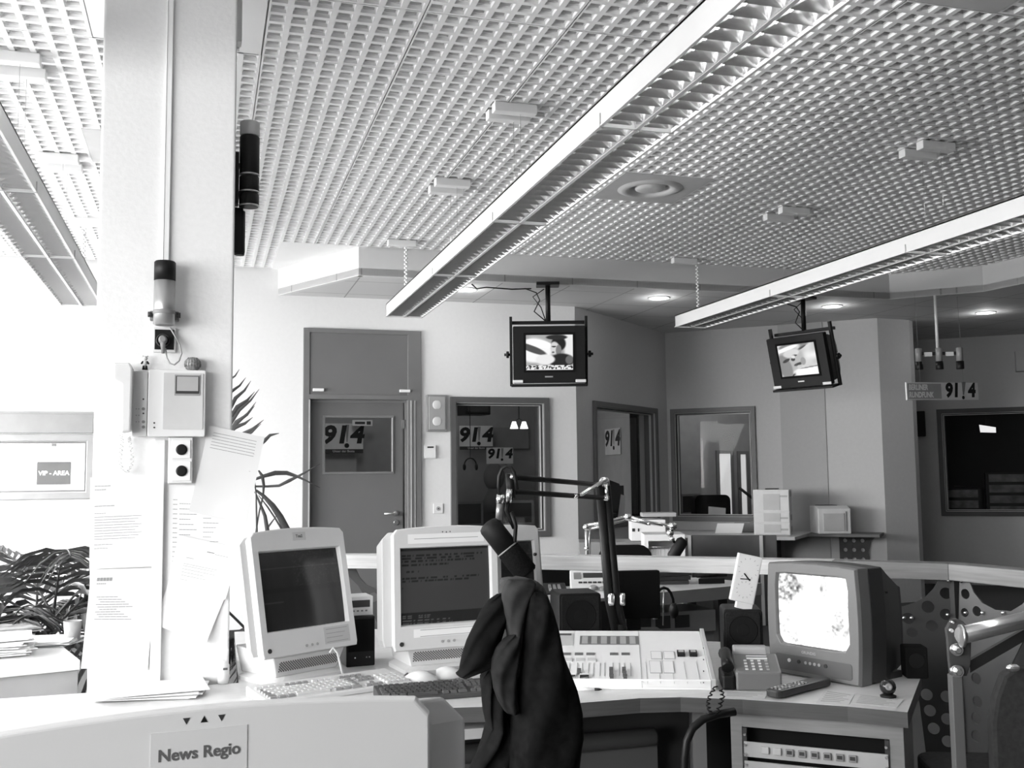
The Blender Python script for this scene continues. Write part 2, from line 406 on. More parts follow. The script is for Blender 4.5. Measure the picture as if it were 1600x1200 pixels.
window('window_4', W4a, W4b, w4, m=mat('black window frame', .035, .5), glassm=glass('anti-reflective glass', .9, ior=1.12))
window('window_5', B0, B1, vip, m=mat('pale grey window frame', .30, .5))
for k, o in enumerate(lw_ops): window('window_%d' % (6+k), (LX, -3), (LX, 9.5), o, m=white_m, bead=False)
# roller-blind box above the left rear window
mb = MB(); mb.box(-2.4, -.905, BY-.055, BY-.001, 1.81, 1.985); mb.box(-2.4, -.90, BY-.06, BY-.001, 1.972, 1.99)
tag(mb.build('blind_box', mat('blind box grey', .25, .6), bevel=.003), 'pale grey flat blind box above the small window left of the column', 'blind')

# --- door with fixed panel over it
t = sthing('door_1', (0, BY, 0), 0)
mb = MB(); mb.slab([.867, .925, 1.80+.035, 1.965], [0, 2.125, 2.17, 2.74, 2.782], lambda i, j: i != 1 or j in (1, 3), -.03, .04)
mb.slab([.895, .95, 1.82, 1.92], [0, 2.10, 2.14], lambda i, j: i != 1 or j == 1, .04, .10)
mb.build('frame', frame_m, t, bevel=.004)
mb = MB(); mb.box(1.86, 1.872, -.036, -.028, 0, 2.12); mb.box(1.90, 1.905, -.036, -.028, 0, 2.12); mb.box(.918, .930, -.036, -.028, 0, 2.12); mb.build('bead', framel_m, t)
mb = MB(); mb.box(.926, 1.925, -.018, -.002, 2.17, 2.742); mb.build('over_panel', mat('grey over-door panel', .14, .5, var=.04, scale=3), t, bevel=.002)
for x in (497.5, 632.5):
    p = atY(x, 608, BY-.03); mb = MB(); mb.box(p.x-.05, p.x+.05, -.05, -.018, 2.195, 2.222); mb.build('pull', offw_m, t, bevel=.004)
pa, pb = atY(507, 738, BY+.06), atY(612, 653, BY+.06)
dl0, dl1 = .93, 1.80
mb = MB(); mb.slab([dl0, pa.x, pb.x, dl1], [.01, pa.z, pb.z, 2.105], lambda i, j: not (i == 1 and j == 1), .045, .085)
lf = mb.build('door_leaf', door_m, t)
mb = MB(); mb.ring(pa.x-.02, pb.x+.02, pa.z-.02, pb.z+.02, .022, .036, .046); mb.build('glazing_bead', frame_m, t, bevel=.002)
mb = MB(); mb.box(pa.x, pb.x, .06, .064, pa.z, pb.z); mb.build('pane', pane_m, t)
mb = MB(); mb.box(pb.x-.004, pb.x+.006, .03, .045, pa.z, pb.z); mb.build('glazing_bead', framel_m, t)
h = atY(617, 802, BY+.04); mb = MB(); mb.at((h.x+.01, .032, h.z), (R(90), 0, 0)); mb.lathe([(.024, -.013), (.024, .0), (.012, .004), (.01, .05)], 16)
mb.at(); mb.tube([(h.x+.01, -.015, h.z), (h.x-.02, -.02, h.z), (h.x-.11, -.02, h.z-.001)], .009); mb.build('handle', steel_m, lf)
mb = MB(); mb.at((h.x+.01, .032, h.z-.085), (R(90), 0, 0)); mb.lathe([(.024, -.013), (.024, .0), (.02, .006)], 16); mb.build('lock', steel_m, lf)
mb = MB(); mb.box(1.795, 1.815, .03, .05, 1.86, 1.94); mb.box(1.795, 1.815, .03, .05, .25, .33); mb.build('hinge', steel_m, t)

for i, (a, b) in enumerate((((LX, BY), (.867, BY)), ((1.965, BY), C1), (C1, C2), (C2, C3))):
    A, rz = wframe(a, b); mb = MB(); mb.at(A, (0, 0, rz)); mb.box(.01, sl(a, b)-.01, -.014, -.0005, .0005, .08); st(mb.build('baseboard_'+('back_left', 'back', 'diagonal', 'angled')[i], dark_m, world=True))

# --- rooms behind the glass
roomw_m = mat('studio wall', .30, .9)
mb = MB(); mb.box(.28, .36, 9.7, 12.6, 0, 3.08); mb.box(.28, 4.3, 12.6, 12.7, 0, 3.08); st(mb.build('wall_studio', roomw_m, world=True))
mb = MB(); mb.prism([(3.53, 9.72, 0), (3.62, 9.80, 0), (4.25, 12.6, 0), (4.1, 12.6, 0)], (0, 0, 3.08)); st(mb.build('wall_studio_partition', roomw_m, world=True))
mb = MB(); mb.box(4.2, 9.3, 14.1, 14.2, 0, 3.08); mb.box(5.42, 5.5, 11.3, 14.1, 0, 3.08); mb.box(9.2, 9.3, 11.2, 14.1, 0, 3.08); st(mb.build('wall_office', mat('office wall', .36, .9), world=True))
# ------------------------------------------------------------------ downlights
for i, (x, y) in enumerate(((728, 452), (1030, 465), (1300, 478), (1540, 488))):
    p = atZ(x, y, Z2)
    t = thing('downlight', ['round lit downlight nearest the end of the middle luminaire', 'round lit downlight between the first television pole and the short chain', 'round lit downlight just right of the second television pole', 'round lit downlight farthest right above the black window'][i], 'ceiling light', (p.x, p.y, Z2), 0, 'downlights in the lower ceiling')
    mb = MB(); mb.lathe([(.085, -.001), (.105, -.001), (.105, -.006), (.088, -.010), (.085, -.001)], 28, cap=False); mb.build('rim', white_m, t)
    mb = MB(); mb.lathe([(.086, -.004), (.086, -.008)], 28, smooth=False); mb.build('lamp', lamp_m, t)
    point('downlight_bulb', (p.x, p.y, Z2-.05), 3, .05)

# ------------------------------------------------------------------ long suspended luminaires
def luminaire(x0, x1, ya, yb, label, joints):
    W = x1-x0; t = thing('louvre_luminaire', label, 'ceiling light', ((x0+x1)/2, yb, 2.70), 0, 'long suspended luminaires')
    hw = W/2; zt = .105
    mb = MB()
    L = yb-ya
    # housing profile: sides, top, end cap
    mb.box(-hw, -hw+.008, -L, 0, .0, zt); mb.box(hw-.008, hw, -L, 0, .0, zt); mb.box(-hw, hw, -L, 0, zt-.008, zt); mb.box(-hw, hw, -.012, 0, 0, zt); mb.box(-.008, .008, -L, -.012, .0, .05)
    mb.box(-hw-.003, -hw, -L, 0, 0, .006); mb.box(hw, hw+.003, -L, 0, 0, .006)
    mb.build('housing', mat('luminaire lacquer', .62, .45, var=.01), t)
    for cx in (-hw/2-.002, hw/2+.002):
        wch = hw/2-.008
        mb = MB(); n = 8
        for k in range(n): pass
        prof = [(-wch, .002), (-wch*.93, .028), (-wch*.78, .052), (-wch*.5, .07), (0, .078), (wch*.5, .07), (wch*.78, .052), (wch*.93, .028), (wch, .002)]
        mb.loft([[(cx+a, -L+.01, b) for a, b in prof], [(cx+a, -.014, b) for a, b in prof]], cap=False, closed=False)
        mb.build('reflector', refl_m, t)
        mb = MB(); y = -.06; 
        while y > -L+.05:
            # V-shaped cross blade
            mb.add([(cx-wch*.98, y, .001), (cx+wch*.98, y, .001), (cx+wch*.62, y-.010, .042), (cx+wch*.3, y-.010, .030), (cx-wch*.3, y-.010, .030), (cx-wch*.62, y-.010, .042)], [(0, 1, 2, 3, 4, 5)])
            mb.add([(cx-wch*.98, y, .001), (cx+wch*.98, y, .001), (cx+wch*.62, y+.010, .042), (cx+wch*.3, y+.010, .030), (cx-wch*.3, y+.010, .030), (cx-wch*.62, y+.010, .042)], [(5, 4, 3, 2, 1, 0)])
            y -= .08
        b = mb.build('cross_blades', refl_m, t)
        mb = MB(); k0 = -.1
        pts = [0]+[-(yb-j) for j in joints if j > ya]+[-L]
        for a, b in zip(pts, pts[1:]):
            if a-b > .3: mb.tube([(cx, a-.05, .055), (cx, b+.05, .055)], .008, 8)
        mb.build('tube_lamp', tube_m, t)
    for j in joints:
        if j > ya: mb = MB(); mb.box(-hw-.004, hw+.004, j-yb-.004, j-yb+.004, -.002, .05); mb.build('joint_clip', grey_m, t)
    return t
luminaire(1.405, 1.70, -1.5, 8.17, 'long white twin-louvre luminaire across the middle of the ceiling', [-1.2, .35, 1.9, 3.47, 4.96, 6.4])
luminaire(3.99, 4.285, -1.5, 8.20, 'long white twin-louvre luminaire on the right of the ceiling', [.35, 1.9, 3.5, 5.07, 6.6])
luminaire(-1.03, -.74, -1.5, 8.17, 'long pale twin-louvre luminaire left of the column', [.35, 1.9, 3.4, 4.95, 6.4])
# suspension canopies, wires and ball chains
def canopy(x, y, lbl):
    mb = MB(); mb.box(x-.115, x+.115, y-.03, y+.03, Z1-.05, Z1-.001); tag(mb.build('suspension_canopy', white_m, bevel=.004), lbl, 'ceiling fixture', 'suspension canopies on the grid ceiling')
cn = {(1.52, 'middle'): (4.93, 5.05, 6.32, 6.50, 8.09), (4.085, 'right-hand'): (4.88, 5.04, 6.39, 6.60, 8.17), (-.845, 'left-hand'): (4.90, 5.08, 6.40, 6.60, 7.95)}
for (x, w), ys in cn.items():
    for i, y in enumerate(ys):
        canopy(x, y, ('near', 'near', 'middle', 'middle', 'far')[i]+' white canopy box above the %s luminaire' % w+('', ', closer of its pair', ', farther of its pair')[0 if i == 4 else 1+i % 2])
        if i < 4:
            mb = MB(); xx = x+.03; mb.tube([(xx, y, 2.806), (xx, y, Z1-.05)], .0012, 6); tag(mb.build('suspension_wire', steel_m), ('near', 'near', 'middle', 'middle')[i]+' thin steel wire holding the %s luminaire' % w+(', closer of its pair', ', farther of its pair')[i % 2], 'wire', 'luminaire suspension wires')
for x, y, l in ((1.555, 8.09, 'white ball chain holding the end of the middle luminaire'), (4.21, 8.17, 'white ball chain holding the end of the right luminaire'), (-.86, 7.95, 'white ball chain holding the end of the left luminaire')):
    mb = MB(); z = 2.812; a = 0
    while z < Z1-.055: mb.ball((x+.006*cos(a), y, z), .011, 8); z += .0165; a += pi
    tag(mb.build('ball_chain', white_m), l, 'chain', 'luminaire chains')
# ------------------------------------------------------------------ air vents
def vent(i, j, lbl):
    x = X0+i*P; y = Y0+j*P; s = 7*P; t = thing('ceiling_vent', lbl, 'air vent', (x+s/2, y+s/2, Z1), 0, 'round-mouthed ceiling vents')
    mb = MB(); h = s/2-.002; n = 32; r = .22; outer = []
    for k in range(n):
        a = k*2*pi/n; m = max(abs(cos(a)), abs(sin(a))); outer.append((h*cos(a)/m, h*sin(a)/m, -.002))
    inner = [(r*cos(k*2*pi/n), r*sin(k*2*pi/n), -.002) for k in range(n)]
    up = [(p[0], p[1], .03) for p in outer]
    mb.loft([up, outer, inner], cap=False, smooth=False); mb.build('plate', mat('vent plate', .5, .5), t)
    mb = MB(); mb.lathe([(.22, -.002), (.20, -.010), (.175, -.017), (.150, -.010), (.13, .006), (.12, .03)], 40, cap=False); mb.lathe([(.001, -.010), (.07, -.012), (.098, -.004), (.105, .006), (.10, .025), (.001, .03)], 32, cap=False); mb.build('diffuser', mat('vent diffuser', .52, .4), t)
    return t
vent(26, 14, 'square ceiling vent with round diffuser right of the middle luminaire')
vent(26, -21, 'square ceiling vent cut off by the top edge of the view')
vent(-10, 14, 'square ceiling vent half hidden behind the left side of the column')

# ================================================================== things on the column
CY = 3.4995
def c(x, y, Y=CY): p = atY(x, y, Y); return p.x, p.z
def cbox(mb, x0, x1, y0, y1, d0, d1, r=None):
    """box on the column face given by photo corners, standing d0..d1 proud of it"""
    a = c((x0+x1)/2, y0); xa = c(x0, (y0+y1)/2)[0]; xb = c(x1, (y0+y1)/2)[0]; za = c((x0+x1)/2, y1)[1]; zb = a[1]
    if r: return mb.rbox(xa, xb, CY-d1, CY-d0, za, zb, r)
    return mb.box(xa, xb, CY-d1, CY-d0, za, zb)
X, Z = c(257, 512)
t = thing('beacon_lamp', 'silver cylindrical beacon lamp with black cap on the column', 'lamp', (X, CY, Z))
mb = MB(); mb.at((X, CY-.05, Z)); mb.lathe([(.026, 0), (.033, .004), (.033, .145)], 28); mb.build('body', mat('beacon aluminium', .42, .35, metal=.6), t, world=True)
mb = MB(); mb.at((X, CY-.05, Z)); mb.lathe([(.0335, .146), (.0335, .205), (.030, .209)], 28); mb.build('cap', black_m, t, world=True)
mb = MB(); mb.at((X, CY-.05, Z)); mb.lathe([(.0345, .035), (.0345, .05)], 28); mb.at(); mb.box(X-.045, X+.045, CY-.03, CY, Z+.02, Z+.05); mb.build('bracket', mid_m, t, world=True, bevel=.003)
for s in (-1, 1):
    mb = MB(); mb.at((X+s*.044, CY-.04, Z+.036), (0, R(90), 0)); mb.lathe([(.009, -.006), (.009, .006)], 12); mb.build('screw', dark_m, t, world=True)
# socket with plug
t = thing('wall_socket', 'square black single socket under the beacon lamp', 'socket', (X, CY, c(257, 550)[1]))
mb = MB(); cbox(mb, 239, 275, 513, 551, 0, .012); mb.build('cover_plate', offw_m, t, world=True, bevel=.002)
mb = MB(); cbox(mb, 242, 272, 516, 547, .012, .016); mb.build('insert', black_m, t, world=True, bevel=.001)
X2, Z2c = c(255, 533); mb = MB(); mb.at((X2, CY-.016, Z2c), (R(90), 0, 0)); mb.lathe([(.022, 0), (.022, .004), (.018, .004), (.017, 0)], 24, cap=False); mb.build('socket_mouth', dark_m, t, world=True)
t = thing('lamp_plug', 'grey angled plug and looped cable in the black column socket', 'plug', (X2, CY-.02, Z2c))
mb = MB(); mb.at((X2, CY-.018, Z2c), (R(90), 0, 0)); mb.lathe([(.014, 0), (.013, .03), (.008, .034)], 16); mb.at(); mb.tube([(X2, CY-.04, Z2c), (X2+.001, CY-.045, Z2c-.02), (X2+.002, CY-.04, Z2c-.045)], [.009, .008, .005]); mb.build('plug', mid_m, t, world=True)
pts = [(259, 546), (261, 561), (266, 570), (273, 572), (280, 566), (284, 554), (281, 540), (273, 525), (266, 513)]
mb = MB(); mb.tube([(c(*p)[0], CY-.03-.012*sin(i*.6), c(*p)[1]) for i, p in enumerate(pts)], .0028, 8); mb.build('cable', grey_m, t, world=True)

# intercom
X, Z = c(262, 683); t = thing('door_intercom', 'white wall intercom with handset and small screen on the column', 'intercom', (X, CY, Z))
mb = MB(); cbox(mb, 232, 321, 580, 683, .0, .045, .006); mb.build('housing', offw_m, t, world=True, bevel=.003)
mb = MB(); cbox(mb, 256, 317, 585, 672, .045, .048, .003); mb.build('front_panel', grey_m if False else mat('intercom panel', .56, .5), t, world=True)
sc_ = MB(); cbox(sc_, 275, 311, 590, 617, .048, .052); so_ = sc_.build('screen_bezel', dark_m, t, world=True, bevel=.001)
sc_ = MB(); cbox(sc_, 273, 313, 588, 620, .048, .050); sc_.build('screen_surround', mat('intercom bevel', .30, .5), t, world=True, bevel=.001)
sc_ = MB(); cbox(sc_, 277, 310, 591, 613, .052, .053); sc_.build('screen', mat('intercom screen', .42, .2), t, world=True)
mb = MB(); cbox(mb, 208, 231, 581, 682, 0, .035, .004); mb.build('keypad_panel', mat('intercom keypad', .60, .5), t, world=True, bevel=.002)
for i, (x, y, q) in enumerate(((225, 625, 0), (225, 640, 1), (225, 647, 0), (225, 660, 1), (225, 668, 1), (242, 662, 0), (242, 669, 0), (214, 640, 2), (214, 650, 2), (214, 660, 2), (218, 640, 2), (218, 650, 2), (218, 660, 2))):
    a = c(x, y); mb = MB(); mb.at((a[0], CY-(.045 if x > 232 else .035), a[1]), (R(90), 0, 0)); rr = (.0028, .005, .0016)[q]; mb.lathe([(rr, 0), (rr, .002)], 12); mb.build('button', (dark_m, mid_m, mid_m)[q], t, world=True)
mb = MB(); xs = [c(182, 600)[0], c(206, 600)[0]]
prof = [(c(180, 571)), (c(206, 571)), (c(210, 580)), (c(207, 676)), (c(192, 678)), (c(192, 604)), (c(180, 596))]
mb.prism([(a, CY-.085, b) for a, b in prof], (0, .055, 0)); mb.build('handset', mat('handset plastic', .70, .4), t, world=True, bevel=.006)
cord = []
cp = [(190, 680), (192, 690), (190, 705), (188, 722), (193, 737), (200, 738), (207, 725), (207, 708), (203, 690), (203, 683)]
mb = MB(); P0 = [Vector((c(*p)[0], CY-.03, c(*p)[1])) for p in cp]; path = []
for a, b in zip(P0, P0[1:]):
    n = 14
    for k in range(n):
        q = a.lerp(b, k/n); th = len(path)*1.15; path.append(q+Vector((.0048*cos(th), .0048*sin(th), 0)))
mb.tube(path, .0014, 5); mb.build('coiled_cord', offw_m, t, world=True)
# ornament and figurine standing on the intercom
zt = c(262, 580)[1]
t = thing('figurine', 'tiny patterned animal figurine standing on top of the intercom', 'figurine', (c(227, 578)[0], CY-.022, zt))
x = c(227, 578)[0]; mb = MB(); y = CY-.022
mb.ball((x, y, zt+.022), .007, 10, (1, .9, 1.3)); mb.build('body', mat('figurine pale', .55, .5), t, world=True)
mb = MB(); mb.ball((x, y-.001, zt+.038), .008, 12); mb.ball((x-.007, y, zt+.045), .003, 8); mb.ball((x+.007, y, zt+.045), .003, 8); mb.build('head', mat('figurine pale', .55, .5), t, world=True)
for s in (-1, 1):
    mb = MB(); mb.tube([(x+s*.004, y, zt+.014), (x+s*.0045, y-.001, zt+.001)], [.0035, .0045], 8); mb.build('leg', black_m, t, world=True)
    mb = MB(); mb.tube([(x+s*.006, y, zt+.028), (x+s*.011, y-.003, zt+.020)], [.003, .003], 8); mb.build('arm', black_m, t, world=True)
x = c(301, 578)[0]; rb = .025
mb = MB(); mb.lathe([(.012, 0), (.021, .006), (rb, .020), (.0235, .032), (.016, .041), (.004, .0445)], 24)
for v in range(18): a = v*pi/9; mb.tube([(cos(a)*.0245, sin(a)*.0245, .012), (cos(a)*.0255, sin(a)*.0255, .020), (cos(a)*.024, sin(a)*.024, .031), (cos(a)*.014, sin(a)*.014, .0425)], .0012, 5)
mb.at((x, CY-.027, zt), (0, 0, 0)); mb.v = [Vector((p.x+x, p.y+CY-.027, p.z+zt)) for p in mb.v]
tag(mb.build('ornament', mat('ornament grey', .22, .5, var=.5, scale=160)), 'small round grey ribbed ornament on top of the intercom', 'ornament')
# double black-holed switch plate
X, Z = c(281, 755); t = thing('double_socket', 'white plate with two round black sockets beneath the intercom', 'socket', (X, CY, Z))
mb = MB(); cbox(mb, 263, 301, 684, 755, 0, .03); mb.build('cover_plate', offw_m, t, world=True, bevel=.003)
for y0, y1 in ((688, 717), (721, 751)):
    mb = MB(); cbox(mb, 269, 298, y0, y1, .03, .034); mb.build('frame', white_m, t, world=True, bevel=.002)
for yy in (703, 736):
    a = c(284, yy); mb = MB(); mb.at((a[0], CY-.034, a[1]), (R(90), 0, 0)); mb.lathe([(.0175, 0), (.0175, .003), (.012, .0035)], 24); mb.build('socket_mouth', black_m, t, world=True)

# papers taped to the column
def sheet(name, cor, label, lines=(), off=.004, curl=.006, m=paper_m, cat='paper', grp=None, pat=()):
    """cor: four photo corners TL TR BR BL; lines: (u0,u1,v,weight)"""
    Pc = [Vector((c(*p)[0], CY, c(*p)[1])) for p in cor]
    def S(u, v, d=0):
        p = (Pc[0]*(1-u)+Pc[1]*u)*(1-v)+(Pc[3]*(1-u)+Pc[2]*u)*v
        w = off+curl*(v**2)*(.6+.8*u)+.003*sin(u*5+v*3)*v
        return Vector((p.x, CY-w-d, p.z))
    mb = MB(); mb.mat(m); n = 8; vs = [S(i/n, j/n) for j in range(n+1) for i in range(n+1)]
    fs = [(j*(n+1)+i, j*(n+1)+i+1, (j+1)*(n+1)+i+1, (j+1)*(n+1)+i) for j in range(n) for i in range(n)]
    mb.add(vs, fs, True); mb.add([S(i/n, j/n, -.0006) for j in range(n+1) for i in range(n+1)], fs, True)
    mb.mat(inkl_m)
    for l in lines:
        u0, u1, v, h = l[:4]; mb.mat(ink_m if len(l) > 4 else inkl_m); k = 5
        for q in range(k):
            a = u0+(u1-u0)*q/k; b = u0+(u1-u0)*(q+1)/k-.004
            mb.add([S(a, v-h/2, .0006), S(b, v-h/2, .0006), S(b, v+h/2, .0006), S(a, v+h/2, .0006)], [(0, 1, 2, 3)])
    o = mb.build(name, None); return tag(o, label, cat, grp)
L1 = [(.07, .32, .10, .008), (.07, .25, .14, .008), (.07, .38, .32, .008), (.07, .25, .40, .006)]+[(.07, .80-.05*(i % 3), .44+.03*i, .006) for i in range(9)]+[(.07, .35, .74, .006), (.07, .28, .78, .006)]
sheet('letter', [(141, 746), (241, 742), (243, 884), (140, 889)], 'typed white letter, upper sheet on the left edge of the column', L1, cat='paper')
L2 = [(.10, .34, .10, .035), (.10, .25, .145, .010)]+[(.12+.03*(i % 3), .45+.06*(i % 5), .28+.025*i, .008) for i in range(10)]
sheet('flyer', [(143, 890), (244, 888), (231, 1045), (127, 1044)], 'white flyer with a small dark heading, lower sheet on the left of the column', L2)
L4 = [(.07, .14, .16+.05*i, .008) for i in range(15)]+[(.17, .35+.05*(i % 3), .20+.055*i, .006) for i in range(13)]+[(.55, .80-.04*(i % 4), .20+.05*i, .006) for i in range(14)]
sheet('phone_list', [(264, 757), (361, 760), (361, 905), (262, 905)], 'white list in columns behind the slanted papers on the column', L4, off=.002, curl=.001)
L5 = [(.50, .62, .20, .014, 1), (.63, .85, .22, .008), (.20, .32, .38, .010), (.18, .75, .50, .006), (.18, .70, .54, .006), (.18, .72, .60, .006), (.18, .55, .66, .006), (.18, .60, .72, .006), (.18, .3, .80, .006)]
sheet('note', [(279, 836), (376, 856), (352, 936), (261, 917)], 'creased white note pinned over the list, right of the flyer', L5, off=.008, curl=.004)
sheet('envelope', [(262, 915), (351, 933), (322, 1003), (240, 975)], 'blank white envelope hanging crooked under the creased note', (), off=.006, curl=.012)
L3 = [(.10, .88, .07+.035*i, .006) for i in range(6)]+[(.86, .89, .22, .008), (.85, .88, .42, .008)]
sheet('slanted_sheet', [(327, 665), (413, 683), (386, 817), (295, 799)], 'large slanted white sheet sticking out past the right edge of the column', L3, off=.012, curl=.010, m=mat('paper thick', .74, .8, var=.01))

# beacon stack on the right-hand face of the column
def stack_lamp(px, y0, y1, w, Y, label, bands, flip=False):
    a, b = atY(px, y0, Y), atY(px, y1, Y); H = a.z-b.z; t = thing('signal_lamp', label, 'signal lamp', (b.x, Y, b.z)); r = w/2
    for f0, f1, m_, nm in bands:
        mb = MB(); mb.at((b.x, Y, b.z)); mb.lathe([(r*.9, H*f0+.0005), (r, H*f0+.004), (r, H*f1-.004), (r*.9, H*f1-.0005)], 24); mb.build(nm, m_, t, world=True)
    return t, b, H
t, b, H = stack_lamp(389, 191, 324, .068, 3.62, 'tall black signal lamp with grey top on the right side of the column', [(0, .16, black_m, 'lower_module'), (.17, .36, black_m, 'middle_module'), (.37, .83, black_m, 'upper_module'), (.83, 1, mat('smoked lens', .50, .3), 'lens')])
for f in (.005, .165, .365):
    mb = MB(); mb.at((b.x, 3.62, b.z)); mb.lathe([(.0345, H*f), (.0355, H*f+.003), (.0345, H*f+.006)], 24); mb.build('rim', steel_m, t, world=True)
mb = MB(); mb.box(.0905, .105, 3.60, 3.66, b.z+.01, b.z+H*.62); mb.box(.10, b.x, 3.61, 3.63, b.z+.03, b.z+.05); mb.box(.10, b.x, 3.61, 3.63, b.z+H*.45, b.z+H*.5); mb.build('bracket', black_m, t, world=True)
a, b2 = atY(371, 326, 3.66), atY(371, 397, 3.66)
mb = MB(); mb.rbox(.0905, .122, 3.64, 3.68, b2.z, a.z, .006); mb.at((.112, 3.66, 0)); mb.lathe([(.016, b2.z-.004), (.018, b2.z+.01), (.018, a.z-.01)], 16); tag(mb.build('loudspeaker', black_m), 'small black cylinder fixed below the signal lamp on the column', 'loudspeaker')

# ================================================================== fixtures on the rear wall
def wy(x, y, o=0): p = atY(x, y, BY-o); return p
a, b = wy(666, 618), wy(696, 674); t = thing('wall_light', 'grey rectangular wall light between the door and the studio window', 'wall light', ((a.x+b.x)/2, BY, b.z))
mb = MB(); mb.box(a.x-.005, b.x+.005, BY-.05, BY-.0005, b.z-.005, a.z+.005); mb.build('housing', mid_m, t, world=True, bevel=.006)
mb = MB(); mb.box(a.x+.012, b.x-.012, BY-.056, BY-.049, b.z+.014, a.z-.014); mb.build('diffuser', mat('ribbed diffuser', .34, .3, var=.1, scale=3), t, world=True, bevel=.006)
for f_ in (.27, .73): mb = MB(); mb.ball(((a.x+b.x)/2, BY-.056, b.z+(a.z-b.z)*f_), .045, 16, (1, .12, 1)); mb.build('glow_spot', mat('pale glow tone', .62, .3), t, world=True)  # pale flattened balls paint the two glows on the diffuser
a, b = wy(662, 696), wy(680, 716); mb = MB(); mb.box(a.x, b.x, BY-.025, BY-.0005, b.z, a.z); mb.mat(white_m) ; mb.mats = []; 
mb = MB(); mb.mat(offw_m); mb.box(a.x, b.x, BY-.025, BY-.0005, b.z, a.z); mb.mat(dark_m); mb.box(a.x+.03, b.x-.02, BY-.027, BY-.0245, a.z-.025, a.z-.010); tag(mb.build('thermostat', None), 'small white thermostat under the wall light', 'thermostat')
a, b = wy(677, 787), wy(692, 802); t = thing('wall_socket', 'small white socket low between the door and the studio window', 'socket', ((a.x+b.x)/2, BY, b.z))
mb = MB(); mb.box(a.x, b.x, BY-.012, BY-.0005, b.z, a.z); mb.build('cover_plate', offw_m, t, world=True, bevel=.003)
mb = MB(); mb.at(((a.x+b.x)/2, BY-.012, (a.z+b.z)/2), (R(90), 0, 0)); mb.lathe([(.02, 0), (.02, .003)], 16); mb.build('insert', grey_m, t, world=True)
mb = MB(); mb.at(((a.x+b.x)/2, BY-.015, (a.z+b.z)/2), (R(90), 0, 0)); mb.lathe([(.006, 0), (.006, .002)], 10); mb.build('socket_mouth', black_m, t, world=True)
# poster in the small rear window, left of the column
a, b = wy(60, 722, -.16), wy(112, 757, -.16); mb = MB()
t = thing('area_sign', 'grey VIP-AREA sign on the pane of the small window left of the column', 'sign', ((a.x+b.x)/2, BY+.09, b.z))
mb = MB(); mb.box(a.x, b.x, BY+.086, BY+.092, b.z, a.z); mb.build('board', mat('sign grey', .12, .6), t, world=True)
text('VIP - AREA', .052, white_m, t, (0, -.0055, (a.z-b.z)*.50), bold=.03)
mb = MB(); mb.box(a.x+.11, b.x-.12, BY+.088, BY+.092, a.z+.13, a.z+.165); o = mb.build('header_strip', inkl_m, t, world=True)
lbx = MB(); lbx.box(-3.1, -.5, 10.6, 10.65, .6, 2.6); st(lbx.build('outside_glow_sheet', mat('outside glow', .9, .9, emit=1.6), world=True))  # glowing sheet standing in for the bright outside behind the pane

# ================================================================== rooms seen through the glass
def board914(cx, y, cz, w, h, label, rz=0, strip=True, grp=None):
    t = thing('station_sign', label, 'sign', (cx, y, cz), rz, grp)
    mb = MB(); mb.box(-w/2, w/2, 0, .01, -h/2, h/2); mb.build('board', mat('sign white', .62, .6), t)
    text('91', h*.80, black_m, t, (-w*.22, -.002, h*.10), bold=.04, shear=.15, xs=1.1); text('4', h*.80, black_m, t, (w*.33, -.002, h*.10), bold=.04, shear=.15, xs=1.1)
    mb = MB(); mb.prism([(w*.05, -.002, h*.46), (w*.14, -.002, h*.46), (w*.10, -.002, -h*.12), (w*.07, -.002, -h*.12)], (0, .001, 0)); mb.build('exclamation_bar', mid_m, t)
    mb = MB(); mb.at((w*.08, -.001, -h*.24), (R(90), 0, 0)); mb.lathe([(h*.08, 0), (h*.08, .002)], 16); mb.build('exclamation_dot', black_m, t)
    if strip: mb = MB(); mb.box(-w/2, w/2, -.001, .0, -h/2, -h*.36); mb.build('strip', dark_m, t); text('Unser der Beste', h*.11, offw_m, t, (0, -.0025, -h*.43))
    return t
p = atY(537, 685, 12.4); board914(p.x, 12.4, p.z, .47, .36, 'white 91!4 board seen through the pane of the door')
p = atY(566, 661, 12.3); mb = MB(); mb.mat(offw_m); mb.box(p.x-.12, p.x+.12, 12.28, 12.3, p.z-.035, p.z+.035); mb.mat(dark_m); mb.box(p.x-.09, p.x+.03, 12.278, 12.28, p.z-.015, p.z+.015); mb.box(p.x+.05, p.x+.1, 12.278, 12.28, p.z-.02, p.z+.02); tag(mb.build('name_plate', None), 'small pale plate beside the 91!4 board behind the door', 'sign')
p = atY(744, 684, 12.4); board914(p.x, 12.4, p.z, .43, .30, 'larger grey 91!4 board high behind the studio window')
p = atY(781, 712, 12.2); board914(p.x, 12.2, p.z, .34, .20, 'smaller 91!4 board to the right behind the studio window', strip=False)
